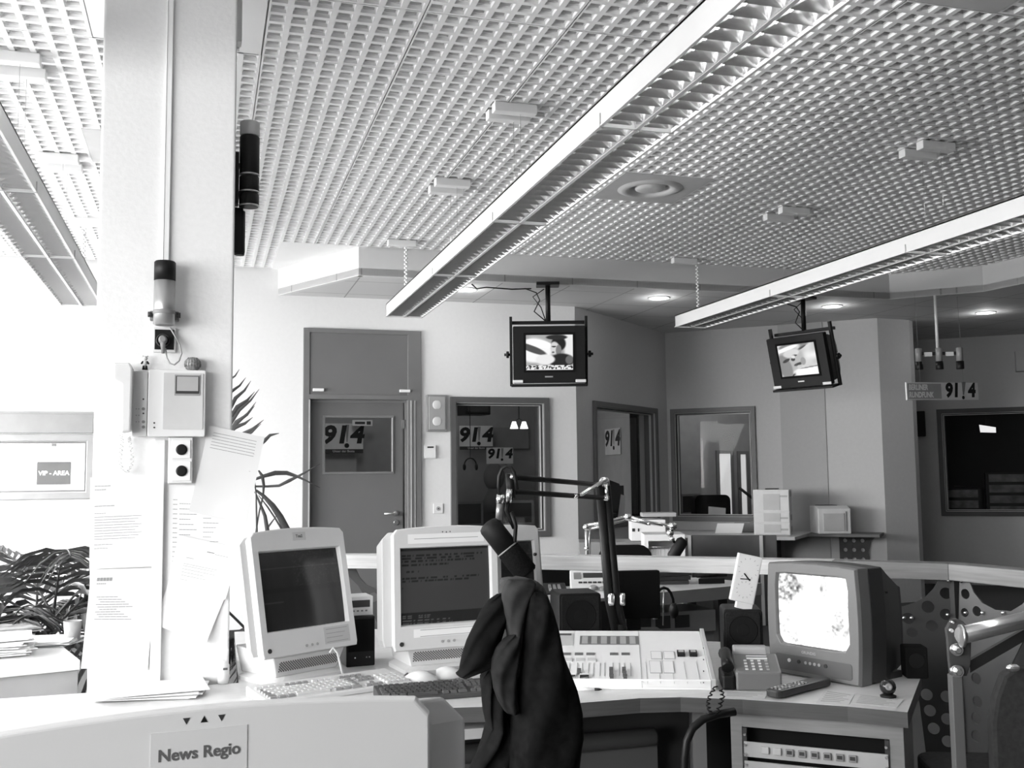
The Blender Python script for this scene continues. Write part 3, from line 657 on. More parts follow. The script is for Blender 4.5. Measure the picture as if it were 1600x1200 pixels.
# desk lamp pair glowing behind window 1
p = atY(811, 662, 11.6); t = thing('studio_lamp', 'twin white lit lamp shades high behind the studio window', 'lamp', (p.x, 11.6, p.z-.06))
for s, q in ((-1, 0), (1, 0)):
    mb = MB(); mb.at((s*.062, 0, .0)); mb.lathe([(.050, 0), (.022, .085)], 20); mb.build('shade', mat('lit lamp shade', .9, .5, emit=1.2), t)
mb = MB(); mb.tube([(-.06, 0, .08), (0, 0, .12), (.06, 0, .08)], .006); mb.tube([(0, 0, .12), (0, 0, Z2-p.z+.06)], .006); mb.build('hanger', dark_m, t)
point('studio_fill', (1.6, 11.0, 2.7), 10, .2); point('studio_fill', (2.9, 11.3, 2.6), 5, .2)  # unseen fill lamps added to brighten the studio
t = thing('studio_television', 'dark television hanging at the upper left inside the studio', 'television', atY(747, 645, 11.4), R(8))
mb = MB(); mb.box(-.16, .16, 0, .28, -.02, .15); mb.build('case', black_m, t, bevel=.01); mb = MB(); mb.box(-.13, .13, -.004, 0, .01, .13); mb.build('screen', screen_m, t); mb = MB(); mb.tube([(0, .14, .15), (0, .14, Z2-t.location.z)], .015); mb.build('pole', black_m, t)
a = atY(768, 701, 12.55); b = atY(826, 668, 12.55); mb = MB(); mb.box(a.x, b.x, 12.55, 12.57, a.z, b.z); tag(mb.build('notice_board', mid_m), 'plain grey board high on the back wall of the studio', 'board')
a = atY(507, 740, 12.5); b = atY(557, 702, 12.5); mb = MB(); mb.box(a.x-.1, b.x, 12.5, 12.52, a.z-.1, b.z); tag(mb.build('lit_wall_patch', mat('lit wall tone', .42, .7)), 'pale patch of lit wall below the 91!4 sign behind the pane of the door', 'board')  # lit part of the studio wall, put in as a pale sheet
# studio furniture silhouettes
mb = MB(); mb.mat(mid_m); mb.box(.5, 3.6, 11.0, 11.7, .70, .74); mb.box(.52, .56, 11.05, 11.65, 0, .70); mb.box(3.5, 3.54, 11.05, 11.65, 0, .70); tag(mb.build('studio_desk', None), 'grey desk inside the studio behind the window', 'desk')
def smonitor(x, y, z, rz, label, w=.38):
    t = thing('studio_monitor', label, 'monitor', (x, y, z), rz)
    mb = MB(); mb.rbox(-w/2, w/2, 0, .05, .08, .08+w*.8, .015); mb.prism([(-w*.4, .05, .1), (w*.4, .05, .1), (w*.4, .05, w*.8), (-w*.4, .05, w*.8)], (0, .2, 0)); mb.build('case', mid_m, t)
    mb = MB(); mb.box(-w*.42, w*.42, -.003, 0, .13, .05+w*.8); mb.build('screen', screen_m, t)
    mb = MB(); mb.box(-.1, .1, 0, .18, 0, .03); mb.box(-.04, .04, .05, .1, .03, .1); mb.build('stand', mid_m, t)
p = atY(735, 790, 11.2); smonitor(p.x, 11.3, .74, .2, 'grey monitor at the left inside the studio')
p = atY(815, 800, 11.2); smonitor(p.x, 11.35, .74, -.2, 'grey monitor at the right inside the studio')
p = atY(735, 738, 11.3); t = thing('headphones', 'dark headphones hanging behind the studio window', 'headphones', (p.x, 11.3, p.z))
mb = MB(); mb.tube([(.07*cos(a*pi/8), 0, .08+.08*sin(a*pi/8)) for a in range(9)], .008); mb.build('headband', black_m, t)
for s in (-1, 1): mb = MB(); mb.ball((s*.07, 0, .06), .035, 12, (.5, 1, 1.2)); mb.build('earcup', black_m, t)
mb = MB(); mb.tube([(0, 0, .16), (0, 0, Z2-p.z)], .004); mb.build('hanger', black_m, t)
q = atY(772, 745, 11.9); mb = MB(); mb.ball((q.x, 11.9, q.z), .13, 16, (1, 1, 1.3)); mb.tube([(q.x, 11.9, q.z-.12), (q.x, 11.9, .981)], [.06, .2]); tag(mb.build('studio_round_shape', mat('dim round shape', .14, .9)), 'dim rounded dark shape on the back shelf of the studio', 'ornament')  # plain ball on a flared neck for a dim round shape
mb = MB(); mb.box(2.0, 3.8, 11.75, 12.3, 0, .98); tag(mb.build('studio_cabinet', mat('studio cabinet', .08, .7)), 'dark low cabinet against the back of the studio', 'cabinet')
# behind window_2 : dark acoustic curtain, book ledge, stool of papers
mb = MB(); zz = []; n = 40
a = Vector((5.22, 12.10, 0)); b = Vector((5.40, 11.62, 0)); d = (b-a); nn = Vector((-d.y, d.x, 0)).normalized()
pts = [a+d*(k/n)+nn*.04*sin(k*1.9) for k in range(n+1)]
mb.loft([[(q.x, q.y, .05) for q in pts], [(q.x, q.y, 2.7) for q in pts]], cap=False, closed=False); tag(mb.build('curtain', cloth_m), 'dark hanging curtain behind the diagonal window', 'curtain')
p = atX(957, 690, 5.405); board914(p.x, p.y, p.z, .55, .36, 'dim 91!4 board on the side wall behind the diagonal window', rz=R(-90), strip=False)
p = atY(955, 790, 11.0); t = thing('paper_rack', 'black rack of hanging papers behind the diagonal window', 'rack', (p.x, 11.0, 0))
mb = MB(); mb.box(-.16, .16, 0, .22, .0, 1.28); mb.build('frame', black_m, t)
mb = MB(); mb.prism([(-.02, -.02, 1.0), (.14, -.02, .95), (.10, -.02, 1.30), (-.06, -.02, 1.36)], (0, .01, 0)); mb.build('board', black_m, t)
mb = MB(); mb.prism([(.06, -.03, .88), (.14, -.03, .9), (.17, -.03, 1.16), (.11, -.03, 1.18)], (0, .003, 0)); mb.build('paper', paper_m, t)
point('studio_fill', (4.5, 12.3, 2.7), 4.5, .2)  # unseen fill lamp added behind the diagonal window
# behind window_3 : room with tall bright windows in its far wall
for i, (xa, ya, xb, yb) in enumerate(((1123, 709, 1144, 812), (1156, 710, 1168, 812))):
    a, b = atY(xa, ya, 14.08), atY(xb, yb, 14.08)
    t = sthing('window_%d' % (20+i), (0, 14.08, 0)); mb = MB(); mb.box(a.x, b.x, .0, .01, b.z, a.z); mb.build('pane', mat('far daylit glass', .8, .5, emit=.38), t)
    mb = MB(); mb.ring(a.x-.05, b.x+.05, b.z-.05, a.z+.05, .05, -.02, .01); mb.build('frame', mid_m, t)
point('office_fill', (7.2, 12.8, 2.6), 18, .3)  # unseen fill lamp added to brighten the room behind window_3
mb = MB(); p = atY(1110, 790, 12.6); mb.rbox(p.x-.28, p.x+.25, 12.5, 12.62, .55, 1.12, .08); mb.rbox(p.x-.27, p.x+.24, 12.1, 12.6, .42, .52, .05, 'z'); mb.tube([(p.x, 12.35, .42), (p.x, 12.35, .05)], .03); mb.box(p.x-.3, p.x+.3, 12.33, 12.37, .02, .06); mb.box(p.x-.02, p.x+.02, 12.05, 12.65, .02, .06)
tag(mb.build('office_chair', black_m), 'black office chair in the room behind the angled window', 'chair')
mb = MB(); p = atY(1085, 790, 13.2); mb.mat(mid_m); mb.box(p.x-.5, p.x+.7, 12.95, 13.6, .70, .74); mb.box(p.x-.48, p.x-.44, 13.0, 13.55, 0, .70); mb.box(p.x+.64, p.x+.68, 13.0, 13.55, 0, .70); tag(mb.build('office_desk', None), 'grey desk in the room behind the angled window', 'desk')
p = atY(1085, 785, 13.1); smonitor(p.x, 13.2, .74, .3, 'dark monitor on the desk behind the angled window')
mb = MB(); p = atY(1150, 760, 13.0); mb.box(p.x+.25, p.x+.33, 12.9, 13.0, 1.0, 1.06); mb.tube([(p.x, 12.9, 1.2), (p.x+.3, 12.95, 1.0), (p.x+.5, 13, .95)], .02); mb.tube([(p.x+.5, 13, .95), (p.x+.5, 13, .02)], .02); tag(mb.build('railing', dark_m), 'dark slanting rail in the room behind the angled window', 'railing')
# dark studio behind window_4
A4, rz4 = wframe(W4a, W4b)
mb = MB(); mb.at(A4, (0, 0, rz4)); mb.box(-.4, 5.2, 2.4, 2.5, 0, 3.08); mb.box(-.5, -.4, .2, 2.5, 0, 3.08); mb.box(5.2, 5.3, .2, 2.5, 0, 3.08); st(mb.build('wall_dark_studio', mat('dark studio wall', .02, .95), world=True))
t = thing('dark_studio_lamp', 'small bright tilted lamp inside the black window at far right', 'lamp', atP(1543, 668, (9.3, 11.9), (11.0, 10.5)), rz4)
mb = MB(); mb.prism([(-.10, 0, .04), (.10, 0, .0), (.10, 0, -.07), (-.09, 0, -.06)], (0, .05, 0)); mb.build('lamp', mat('dim lit lamp', .8, .5, emit=.9), t)
mb = MB(); mb.box(-.02, .02, .02, .04, .03, .9); mb.build('rod', black_m, t)
for k, (x, y, w, h) in enumerate(((1525, 790, .35, .22), (1562, 775, .3, .3), (1592, 770, .3, .4))):
    p = atP(x, y, (9.2, 11.6), (10.8, 10.3)); q0 = Vector((9.75, 11.55))+Vector((cos(rz4), sin(rz4)))*.62*k; p = Vector((q0.x, q0.y, p.z)); tt = thing('equipment_rack', ['dim rack with faint panels at the left inside the black window', 'dim rack in the middle inside the black window', 'dim rack at the right inside the black window'][k], 'equipment rack', (p.x, p.y, 0), rz4)
    mb = MB(); mb.box(-.28, .28, 0, .5, 0, p.z+h); mb.build('case', black_m, tt)
    for q in range(4): mb = MB(); mb.box(-.24, .24, -.01, 0, p.z+h-.12-.14*q, p.z+h-.02-.14*q); mb.build('panel', mat('dim panel', .10+.03*0, .4, var=.6, scale=7), tt)
# wall-mounted bits right of the column return
a = atP(1432, 643, W4a, W4b); b = atP(1447, 682, W4a, W4b); mb = MB(); L = sl((b.x, b.y), (a.x, a.y)); mb.at((a.x, a.y, 0), (0, 0, rz4)); mb.box(0, L, -.06, -.001, b.z, a.z); tag(mb.build('wall_speaker', black_m, bevel=.01), 'small black box on the dark wall below the hanging station sign', 'loudspeaker')
a = atP(1585, 549, W4a, W4b); t = thing('exit_sign', 'pale box sign with a letter cut off by the right edge of the view', 'sign', (a.x, a.y, a.z-.26), rz4)
mb = MB(); mb.box(0, .42, -.14, -.001, 0, .25); mb.build('box', mat('sign box', .40, .5), t, bevel=.004)
mb = MB(); mb.box(.10, .41, -.146, -.14, .02, .23); mb.build('face', mat('sign face', .5, .4), t)
text('S', .17, black_m, t, (.16, -.148, .12), bold=.03)

# ================================================================== hanging televisions, signal lights, sign
def grid_pic(name, w, h, fn, mtl, parent, loc=(0, 0, 0), tilt=None, nx=90, ny=70, bulge=.0):
    vs = []; fs = []; cl = []
    for j in range(ny+1):
        for i in range(nx+1):
            u, v = i/nx, j/ny
            vs.append(((u-.5)*w, -bulge*(1-((2*u-1)**2+(2*v-1)**2)/2), (v-.5)*h)); g = max(0, min(1, fn(u, v)))**2.0; cl += [g, g, g, 1]
    for j in range(ny):
        for i in range(nx): k = j*(nx+1)+i; fs.append((k, k+1, k+nx+2, k+nx+1))
    me = bpy.data.meshes.new(name); me.from_pydata(vs, [], fs); me.materials.append(mtl)
    ca = me.color_attributes.new('picture', 'FLOAT_COLOR', 'POINT'); ca.data.foreach_set('color', cl)
    me.polygons.foreach_set('use_smooth', [True]*len(fs)); me.update()
    o = bpy.data.objects.new(name, me); COL.objects.link(o); o.parent = parent; o.location = loc
    if tilt: me.transform(tilt)
    return o
def sm(a, b, x): t = max(0, min(1, (x-a)/(b-a))); return t*t*(3-2*t)
def ell(u, v, cu, cv, ru, rv, an=0, soft=.15):
    x, y = u-cu, v-cv; ca, sa = cos(an), sin(an); x, y = x*ca+y*sa, -x*sa+y*ca
    return 1-sm(1-soft, 1+soft, sqrt((x/ru)**2+(y/rv)**2))
def mixf(a, b, t): return a*(1-t)+b*t
def vnoise(seed):
    r = random.Random(seed); T = [[r.random() for _ in range(64)] for _ in range(64)]
    def f(x, y):
        i, j = int(math.floor(x)), int(math.floor(y)); a, b = x-i, y-j; a = a*a*(3-2*a); b = b*b*(3-2*b); g = lambda i, j: T[i % 64][j % 64]
        return mixf(mixf(g(i, j), g(i+1, j), a), mixf(g(i, j+1), g(i+1, j+1), a), b)
    return f
N1 = vnoise(3)
def pic_man(u, v):
    g = .55+.2*N1(u*6, v*6)
    g = mixf(g, .95, ell(u, v, .2, .55, .36, .34)); g = mixf(g, .25, ell(u, v, .14, .60, .34, .09, -.5)); g = mixf(g, 1, ell(u, v, .30, .75, .30, .10, -.3))
    g = mixf(g, .9, sm(.78, .86, u)); g = mixf(g, .03, ell(u, v, .70, .74, .15, .20)); g = mixf(g, .10, ell(u, v, .66, .92, .22, .07))
    g = mixf(g, .80, ell(u, v, .63, .60, .10, .20, .15)); g = mixf(g, .45, ell(u, v, .70, .55, .06, .16)); g = mixf(g, .15, ell(u, v, .60, .66, .05, .02)); g = mixf(g, .3, ell(u, v, .585, .50, .03, .02))
    g = mixf(g, .06, ell(u, v, .76, .26, .26, .20)); g = mixf(g, .9, ell(u, v, .42, .3, .2, .14)); g = mixf(g, .35, ell(u, v, .92, .28, .08, .12))
    if v < .13: g = .9 if (N1(u*40, v*30) > .45 or v < .02) else .1
    return g
def pic_baby(u, v):
    g = .92-.25*N1(u*5+3, v*5); g = mixf(g, .45, ell(u, v, .45, .95, .4, .10, .1)); g = mixf(g, .25, ell(u, v, .62, .84, .18, .03, .5))
    g = mixf(g, .80, ell(u, v, .22, .80, .42, .12, .35)); g = mixf(g, .66, ell(u, v, .32, .52, .33, .40, -.4)); g = mixf(g, .48, ell(u, v, .14, .30, .18, .40, .2))
    g = mixf(g, .95, ell(u, v, .24, .86, .34, .06, .30)); g = mixf(g, .80, ell(u, v, .36, .72, .22, .12, .2))
    g = mixf(g, .16, ell(u, v, .20, .50, .11, .045, .5)); g = mixf(g, .2, ell(u, v, .44, .64, .07, .03, .1)); g = mixf(g, .12, ell(u, v, .385, .52, .055, .05)); g = mixf(g, .85, ell(u, v, .40, .60, .05, .05, .2))
    g = mixf(g, .22, ell(u, v, .50, .36, .12, .045, .3)); g = mixf(g, .12, ell(u, v, .53, .38, .07, .02, .4)); g = mixf(g, .55, ell(u, v, .64, .44, .07, .12)); g = mixf(g, .75, ell(u, v, .52, .28, .06, .05))
    g = mixf(g, .12, ell(u, v, .42, .10, .16, .03, .7)); g = mixf(g, .95, ell(u, v, .78, .10, .42, .16)); g = mixf(g, .45, ell(u, v, .80, .24, .3, .02, .1))
    return g
N2 = vnoise(9)
def pic_wood(u, v):
    g = .95+.25*(N2(u*4, v*4)-.5)+.35*(N2(u*16, v*16)-.5)+.35*(N2(u*38, v*38)-.5); g -= .35*ell(u, v, .12, .82, .22, .2)*N2(u*30, v*30)*1.6; g -= .35*(1-sm(.03, .06, abs(u-.70+.03*v)))*sm(.35, .6, v); g += .5*ell(u, v, .85, .75, .12, .2); g -= .3*ell(u, v, .82, .38, .12, .12)*N2(u*40, v*40); g += .3*ell(u, v, .5, .5, .3, .3)
    return g
def pic_text(u, v):
    g = .17
    if v > .965: g = .05
    for r, (u0, u1) in {1: (.0, .92), 2: (.0, .80), 3: (.0, .88), 4: (.0, .52), 6: (.02, .20), 8: (.0, .86), 9: (.0, .74), 11: (.0, .02)}.items():
        vv = .955-r*.043
        if abs(v-vv) < .012 and u0+.02 < u < u1+.02 and N1(u*70+r*9, r*3.3) > .42: g = .02
    if v < .16: g = .05
    if v < .13 and abs((v*30) % 1-.5) < .25 and u < .62-.3*(v > .07) and N1(u*60, v*9) > .5: g = .28
    return g
def pic_blue(u, v):
    g = .045+.02*N1(u*30, v*3)
    if .78 < v < .80: g = .14
    if .47 < v < .53: g *= .5
    if v > .5 and N1(u*60, v*60) > .72 and u > .4: g += .05
    if .34 < v < .352 and u < .25: g = .16
    return g
p_bright = pic_mat('lit television picture', .95); p_desk = pic_mat('bright television picture', 1.45); p_dim = pic_mat('monitor picture', .85)

def hanging_tv(px, py, Y, rz, pitch, ztop, pic, label, w=.62):
    """wall-style television in a steel yoke hung from a pole; (px,py) photo centre of the case front"""
    p = atY(px, py, Y); t = thing('hanging_television', label, 'television', p, rz, 'hanging televisions')
    h = w*.79; T = Matrix.Rotation(pitch, 4, 'X')
    def B(): m_ = MB(); m_.M = T.copy(); return m_
    mb = B(); mb.rbox(-w/2, w/2, -.0, .06, -h/2, h/2, .012); mb.build('front_case', black_m, t, bevel=.004)
    mb = B(); mb.ring(-w*.35, w*.36, -h*.31, h*.385, .02, -.006, 0); mb.build('screen_surround', blackmat_m, t)
    mb = B(); fr = [(-w*.47, .06, -h*.46), (w*.47, .06, -h*.46), (w*.47, .06, h*.46), (-w*.47, .06, h*.46)]; md = [(-w*.45, .22, -h*.44), (w*.45, .22, -h*.44), (w*.45, .22, h*.40), (-w*.45, .22, h*.40)]; bk = [(-w*.26, .44, -h*.34), (w*.26, .44, -h*.34), (w*.26, .44, h*.15), (-w*.26, .44, h*.15)]
    mb.loft([fr, md, bk], smooth=False); mb.build('rear_housing', black_m, t, bevel=.01)
    grid_pic('screen', w*.66, h*.62, pic, p_bright, t, (0, 0, 0), T @ Matrix.Translation((.0, -.004, h*.04)))
    mb = B(); mb.box(-w*.06, w*.05, -.003, 0, -h*.40, -h*.375); mb.build('badge', steel_m, t)
    zt = h/2+.035; yw = w/2+.016
    mb = MB(); mb.box(-yw, yw, .10, .135, zt, zt+.028); mb.build('yoke_crossbar', black_m, t, bevel=.003)
    for s in (-1, 1):
        mb = B(); mb.box(s*yw-.012, s*yw+.012, .10, .135, -h/2-.03, zt+.05); mb.build('yoke_arm', black_m, t, bevel=.003)
        mb = B(); mb.at((0, 0, 0)); mb.M = T @ Matrix.Translation((s*(yw+.03), .117, 0)) @ Matrix.Rotation(R(90), 4, 'Y'); mb.lathe([(.028, -.012), (.03, 0), (.028, .012)], 12); mb.lathe([(.012, -.03), (.012, .03)], 10); mb.build('clamp_knob', black_m, t)
        mb = B(); mb.box(s*(w/2-.04)-.045, s*(w/2-.04)+.045, -.012, .0, -h/2+.005, -h/2+.030); mb.build('corner_clip', offw_m, t, bevel=.003)
    mb = B(); mb.box(-yw, yw, -.015, .12, -h/2-.03, -h/2-.01); mb.build('yoke_shelf', black_m, t, bevel=.002)
    top = ztop-p.z
    mb = MB(); mb.tube([(0, .117, zt+.02), (0, .117, top-.01)], .022, 14); mb.build('pole', black_m, t)
    mb = MB(); mb.box(-.10, .10, .04, .20, top-.03, top-.002); mb.build('ceiling_plate', black_m, t, bevel=.004)
    mb = MB(); mb.tube([(-.02, .14, zt+.03), (-.12, .16, zt+.12), (-.07, .16, zt+.22), (-.10, .15, top-.08), (-.20, .16, top-.04)], .006, 6)
    mb.tube([(-.02, .14, zt+.03), (-.06, .18, zt+.16), (-.13, .16, zt+.25), (-.03, .14, top-.05)], .005, 6); mb.build('cable', black_m, t)
    return t
hanging_tv(858, 554, 8.25, R(-17), R(8), Z2, pic_man, 'hanging television showing a man, above the studio window')
hanging_tv(1247, 565, 8.42, R(-66), R(14), Z2, pic_baby, 'hanging television showing a baby face, above the angled window')
# cable run along the soffit by the first television
mb = MB(); P0 = [(737, 444), (745, 451), (760, 449), (800, 452), (830, 451), (850, 444)]
mb.tube([atY(x, y, 8.355) for x, y in P0[:-1]], .006, 6); tag(mb.build('cable_run', black_m), 'black cable looping along the soffit beside the first television', 'cable')
# three small signal lights on a white pole
a = atY(1465, 545, 8.1); t = thing('signal_bar', 'white pole carrying three small grey signal lights, right of the column return', 'signal lamp', (a.x, 8.1, a.z), R(-20))
mb = MB(); mb.tube([(0, 0, 0), (0, 0, Z2-a.z-.001)], .014, 12); mb.build('pole', offw_m, t)
mb = MB(); mb.box(-.21, .21, -.01, .01, -.06, -.03); mb.build('crossbar', dark_m, t)
for i, x in enumerate((-.19, 0, .19)):
    mb = MB(); mb.at((x, -.03, -.20)); mb.lathe([(.030, .075), (.030, .20), (.022, .205)], 16); mb.build('signal_body', mat('signal grey', .26, .4), t)
    mb = MB(); mb.at((x, -.03, -.20)); mb.lathe([(.034, .0), (.036, .002), (.036, .075)], 16); mb.build('lens', black_m, t)
for x in (-.10, .10): mb = MB(); mb.box(x-.035, x+.035, -.035, -.012, -.075, -.035); mb.build('clip', offw_m, t)
# station sign
a, b = atY(1415, 630, 8.0), atY(1527, 594, 8.0)
lft, rgt = atY(1416, 616, 7.95), atY(1527, 607, 8.15); dv = rgt-lft; Lw = dv.length; an = atan2(dv.y, hypot(dv.x, 0)); 
t = thing('station_sign', 'hanging BERLINER RUNDFUNK 91!4 sign in front of the dark right wall', 'sign', (lft+rgt)/2, atan2(dv.y, dv.x)); t.rotation_euler[1] = -R(1.6)
h = .165; mb = MB(); mb.box(-Lw/2, Lw/2, -.008, .008, -h/2, h/2); mb.build('board', mat('sign light', .74, .6), t, bevel=.002)
mb = MB(); mb.box(-Lw/2+.012, -.03, -.010, -.008, -h/2+.012, h/2-.012); mb.build('name_field', mat('sign mid', .36, .6), t)
text('BERLINER', .070, mat('sign lettering pale', .88, .6), t, (-Lw*.475, -.0105, .034), bold=.045, shear=.1, align='LEFT', xs=.86)
text('RUNDFUNK', .070, mat('sign lettering pale', .88, .6), t, (-Lw*.475, -.0105, -.036), bold=.045, shear=.1, align='LEFT', xs=.86)
text('91', .178, black_m, t, (Lw*.125, -.0095, .004), bold=.05, shear=.1, xs=1.12); text('4', .178, black_m, t, (Lw*.40, -.0095, .004), bold=.05, shear=.1, xs=1.12)
mb = MB(); mb.prism([(Lw*.265, -.012, .09), (Lw*.32, -.012, .09), (Lw*.285, -.012, -.035), (Lw*.27, -.012, -.035)], (0, .003, 0)); mb.build('exclamation_bar', mid_m, t)
mb = MB(); mb.at((Lw*.275, -.008, -.060), (R(90), 0, 0)); mb.lathe([(.017, 0), (.017, .004)], 16); mb.build('exclamation_dot', black_m, t)
for s in (-.3, .3): mb = MB(); mb.tube([(Lw*s, 0, h/2), (Lw*s, 0, Z2-(lft.z+rgt.z)/2-.003)], .0012, 5); mb.build('thread', mid_m, t)

# ================================================================== helpers for placed things
def onM(px, py, M, plane='z', off=0.0):
    """photo pixel -> local coordinates on a plane of frame M (z=off or y=off)"""
    Mi = M.inverted(); o = Mi @ CAM; d = (Mi.to_3x3() @ ray(px, py)); k = 2 if plane == 'z' else 1
    t = (off-o[k])/d[k]; return o+d*t
DZ = .75

# ================================================================== main desk
def zz(x, y, z=DZ): p = atZ(x, y, z); return (p.x, p.y)
front = [(-.62, 2.93), (.15, 2.92), (.60, 2.91), zz(740, 1105), (.88, 2.845), zz(897, 1099), zz(1000, 1091), (1.35, 2.80), zz(1160, 1093), zz(1324, 1104), zz(1418, 1113)]
back = [zz(1440, 1055), (2.30, 3.08), (1.98, 3.62), (1.32, 4.12), (.60, 4.55), (.14, 4.62), (.12, 3.47), (-.62, 3.47)]
t = thing('curved_desk', 'large curved laminate desk carrying the mixing console and monitors', 'desk', (1.0, 3.4, 0)); DESK = t
pts = front+back
mb = MB(); mb.mat(desk_m); n = len(pts)
mb.add([(x, y, DZ) for x, y in pts], [tuple(range(n))]); mb.mat(deskedge_m); mb.add([(x, y, DZ-.042) for x, y in pts]+[(x, y, DZ) for x, y in pts], [tuple(reversed(range(n)))]+[(i, (i+1) % n, (i+1) % n+n, i+n) for i in range(n)])
mb.build('desktop', None, t, world=True)
for i, (x0, y0) in enumerate(((-.5, 3.1), (.25, 4.4), (1.3, 3.95), (2.02, 3.35))):
    mb = MB(); mb.box(x0-.03, x0+.03, y0-.03, y0+.03, .001, DZ-.042); mb.build('leg', dark_m, t, world=True)
# modesty panels, cable tray under the desk
def vpanel(mb, p0, p1, z0, z1, th=.018):
    a = Vector((*p0, 0)); d = Vector((*p1, 0))-a; L = d.length; mb.at(a, (0, 0, atan2(d.y, d.x))); mb.box(0, L, 0, th, z0, z1); mb.at()
mb = MB(); vpanel(mb, (-.5, 3.42), (.12, 3.42), .25, .70); vpanel(mb, (.12, 3.42), (1.9, 3.38), .12, .69); mb.build('modesty_panel', mat('dark panel', .035, .7), t, world=True)
pA, pB = atY(898, 1168, 3.30), atY(1062, 1170, 3.30)
mb = MB(); mb.box(.55, 1.50, 3.30, 3.318, .10, pA.z); mb.build('lower_panel', mat('grey lower panel', .085, .6), t, world=True)
a = atY(898, 1140, 3.28); b = atY(1060, 1166, 3.28); mb = MB(); mb.at((0, 3.27, (a.z+b.z)/2), (0, R(90), 0)); mb.lathe([(.028, .55), (.03, .56), (.03, 1.47), (.028, 1.48)], 20); mb.at(); mb.build('cable_tube', mat('tube grey', .055, .45), t, world=True)
# right-hand stile with holes
M = Matrix.Translation((1.47, 2.80, 0)) @ Matrix.Rotation(R(-25), 4, 'Z')
mb = MB(); mb.M = M.copy(); mb.box(-.075, -.035, 0, .5, .001, DZ-.043); mb.build('side_panel', mat('pale side panel', .11, .5), t, world=True)
# keyboard shelf strip under the front edge left of the jacket
mb = MB(); a, b = zz(728, 1128, .70), zz(772, 1128, .70); mb.box(.25, .86, 2.90, 3.2, .655, .685); mb.build('keyboard_tray', mat('tray light', .42, .5), t, world=True, bevel=.003)

# rack pedestal at the right
fa, fb = Vector(zz(1160, 1093)), Vector(zz(1418, 1113)); dr = fb-fa; an = atan2(dr.y, dr.x)
t = thing('rack_pedestal', 'pale wooden rack pedestal under the right end of the curved desk', 'cabinet', (fa.x+.03*cos(an)-(-.03)*sin(an)*-1, fa.y+.03*sin(an)+.03*cos(an), 0), an)
M = WM(t); W0 = onM(1142, 1150, M, 'y').x; W1 = onM(1412, 1150, M, 'y').x; wood_m = mat('pale ply', .21, .5, var=.12, scale=5, stretch=(1.5, 1.5, 18))
ia = onM(1160, 1170, M, 'y').x; ib = onM(1391, 1170, M, 'y').x; tz = onM(1290, 1147, M, 'y').z
mb = MB(); top = DZ-.045; mb.box(W0, ia, 0, .42, .001, top); mb.box(ib, W1, 0, .42, .001, top); mb.box(ia, ib, 0, .42, tz, top); mb.box(ia, ib, 0, .42, .001, .06); mb.box(ia, ib, .40, .42, .06, tz); mb.build('carcass', wood_m, t, bevel=.001)
mb = MB(); mb.box(ia+.002, ib-.002, .03, .39, .07, tz-.002); mb.build('rack_interior', blackmat_m, t)
for q in (ia+.002, ib-.014): mb = MB(); mb.box(q, q+.012, -.002, .02, .07, tz-.002); mb.build('rack_rail', dark_m, t)
z1_ = onM(1275, 1168, M, 'y').z; z0_ = onM(1275, 1192, M, 'y').z
mb = MB(); mb.box(ia+.006, ib-.006, -.006, .0, z0_, z1_); pn = mb.build('button_panel', mat('button panel', .40, .4), t)
for k in range(8):
    x = ia+.05+(ib-ia-.10)*(.02+k*.112); zc = (z0_+z1_)/2+.002
    mb = MB(); mb.box(x, x+.022, -.013, -.006, zc-.010, zc+.010); bt = mb.build('button', mat('button pale', .45, .4) if k < 2 else mid_m, pn, bevel=.002)
    if k > 1: mb = MB(); mb.box(x+.004, x+.018, -.0136, -.0128, zc-.004, zc+.006); mb.build('button_cap', dark_m, pn)
z2_ = z0_-.012
mb = MB(); mb.box(ia+.006, ib-.006, -.006, .0, z2_-.11, z2_); mb.build('blank_panel', mat('button panel', .40, .4), t)
for x in (ia+.010, ib-.010):
    for z in (z1_-.008, z0_+.006, z2_-.01, tz-.02):
        mb = MB(); mb.at((x, -.006, z), (R(90), 0, 0)); mb.lathe([(.005, 0), (.004, .004)], 10); mb.build('screw', chrome_m, t)
# black hose curving down from the desk
P0 = [(1148, 1112), (1120, 1116), (1098, 1124), (1082, 1138), (1073, 1158), (1070, 1185), (1069, 1230), (1070, 1330)]
mb = MB(); mb.tube([atY(x, y, 2.66) for i, (x, y) in enumerate(P0)], .0115, 10); tag(mb.build('cable_hose', black_m), 'thick black cable hose curving down beside the rack pedestal', 'cable')

# ================================================================== the wooden rail and its perforated brackets
RZ = 1.05
top_pts = [atZ(x, y, RZ) for x, y in ((505, 867), (840, 868), (1140, 873), (1300, 876), (1481, 881), (1640, 895))]
top_pts = [Vector((p.x, p.y)) for p in top_pts]
print('rail', [tuple(round(q, 2) for q in p) for p in top_pts])
t = thing('desk_rail', 'long pale wooden rail running behind the desk from the left monitor to the right edge', 'rail', (top_pts[3].x, top_pts[3].y, 0))
def offs(pts, d):
    o = []
    for i, p in enumerate(pts):
        a = pts[max(0, i-1)]; b = pts[min(len(pts)-1, i+1)]; dd = (b-a).normalized(); o.append(p+Vector((-dd.y, dd.x))*d)
    return o
bk = offs(top_pts, .10)
for i in range(len(top_pts)-1):
    if i in (0, 1, 2, 3): pass
mb = MB()
a = top_pts[:4]; b = bk[:4]
mb.loft([[(p.x, p.y, RZ-.062), (p.x, p.y, RZ), (q.x, q.y, RZ), (q.x, q.y, RZ-.062)] for p, q in zip(a, b)], smooth=False); mb.build('rail_board', rail_m, t, world=True, bevel=.003)
mb = MB(); a = top_pts[3:5]; b = bk[3:5]
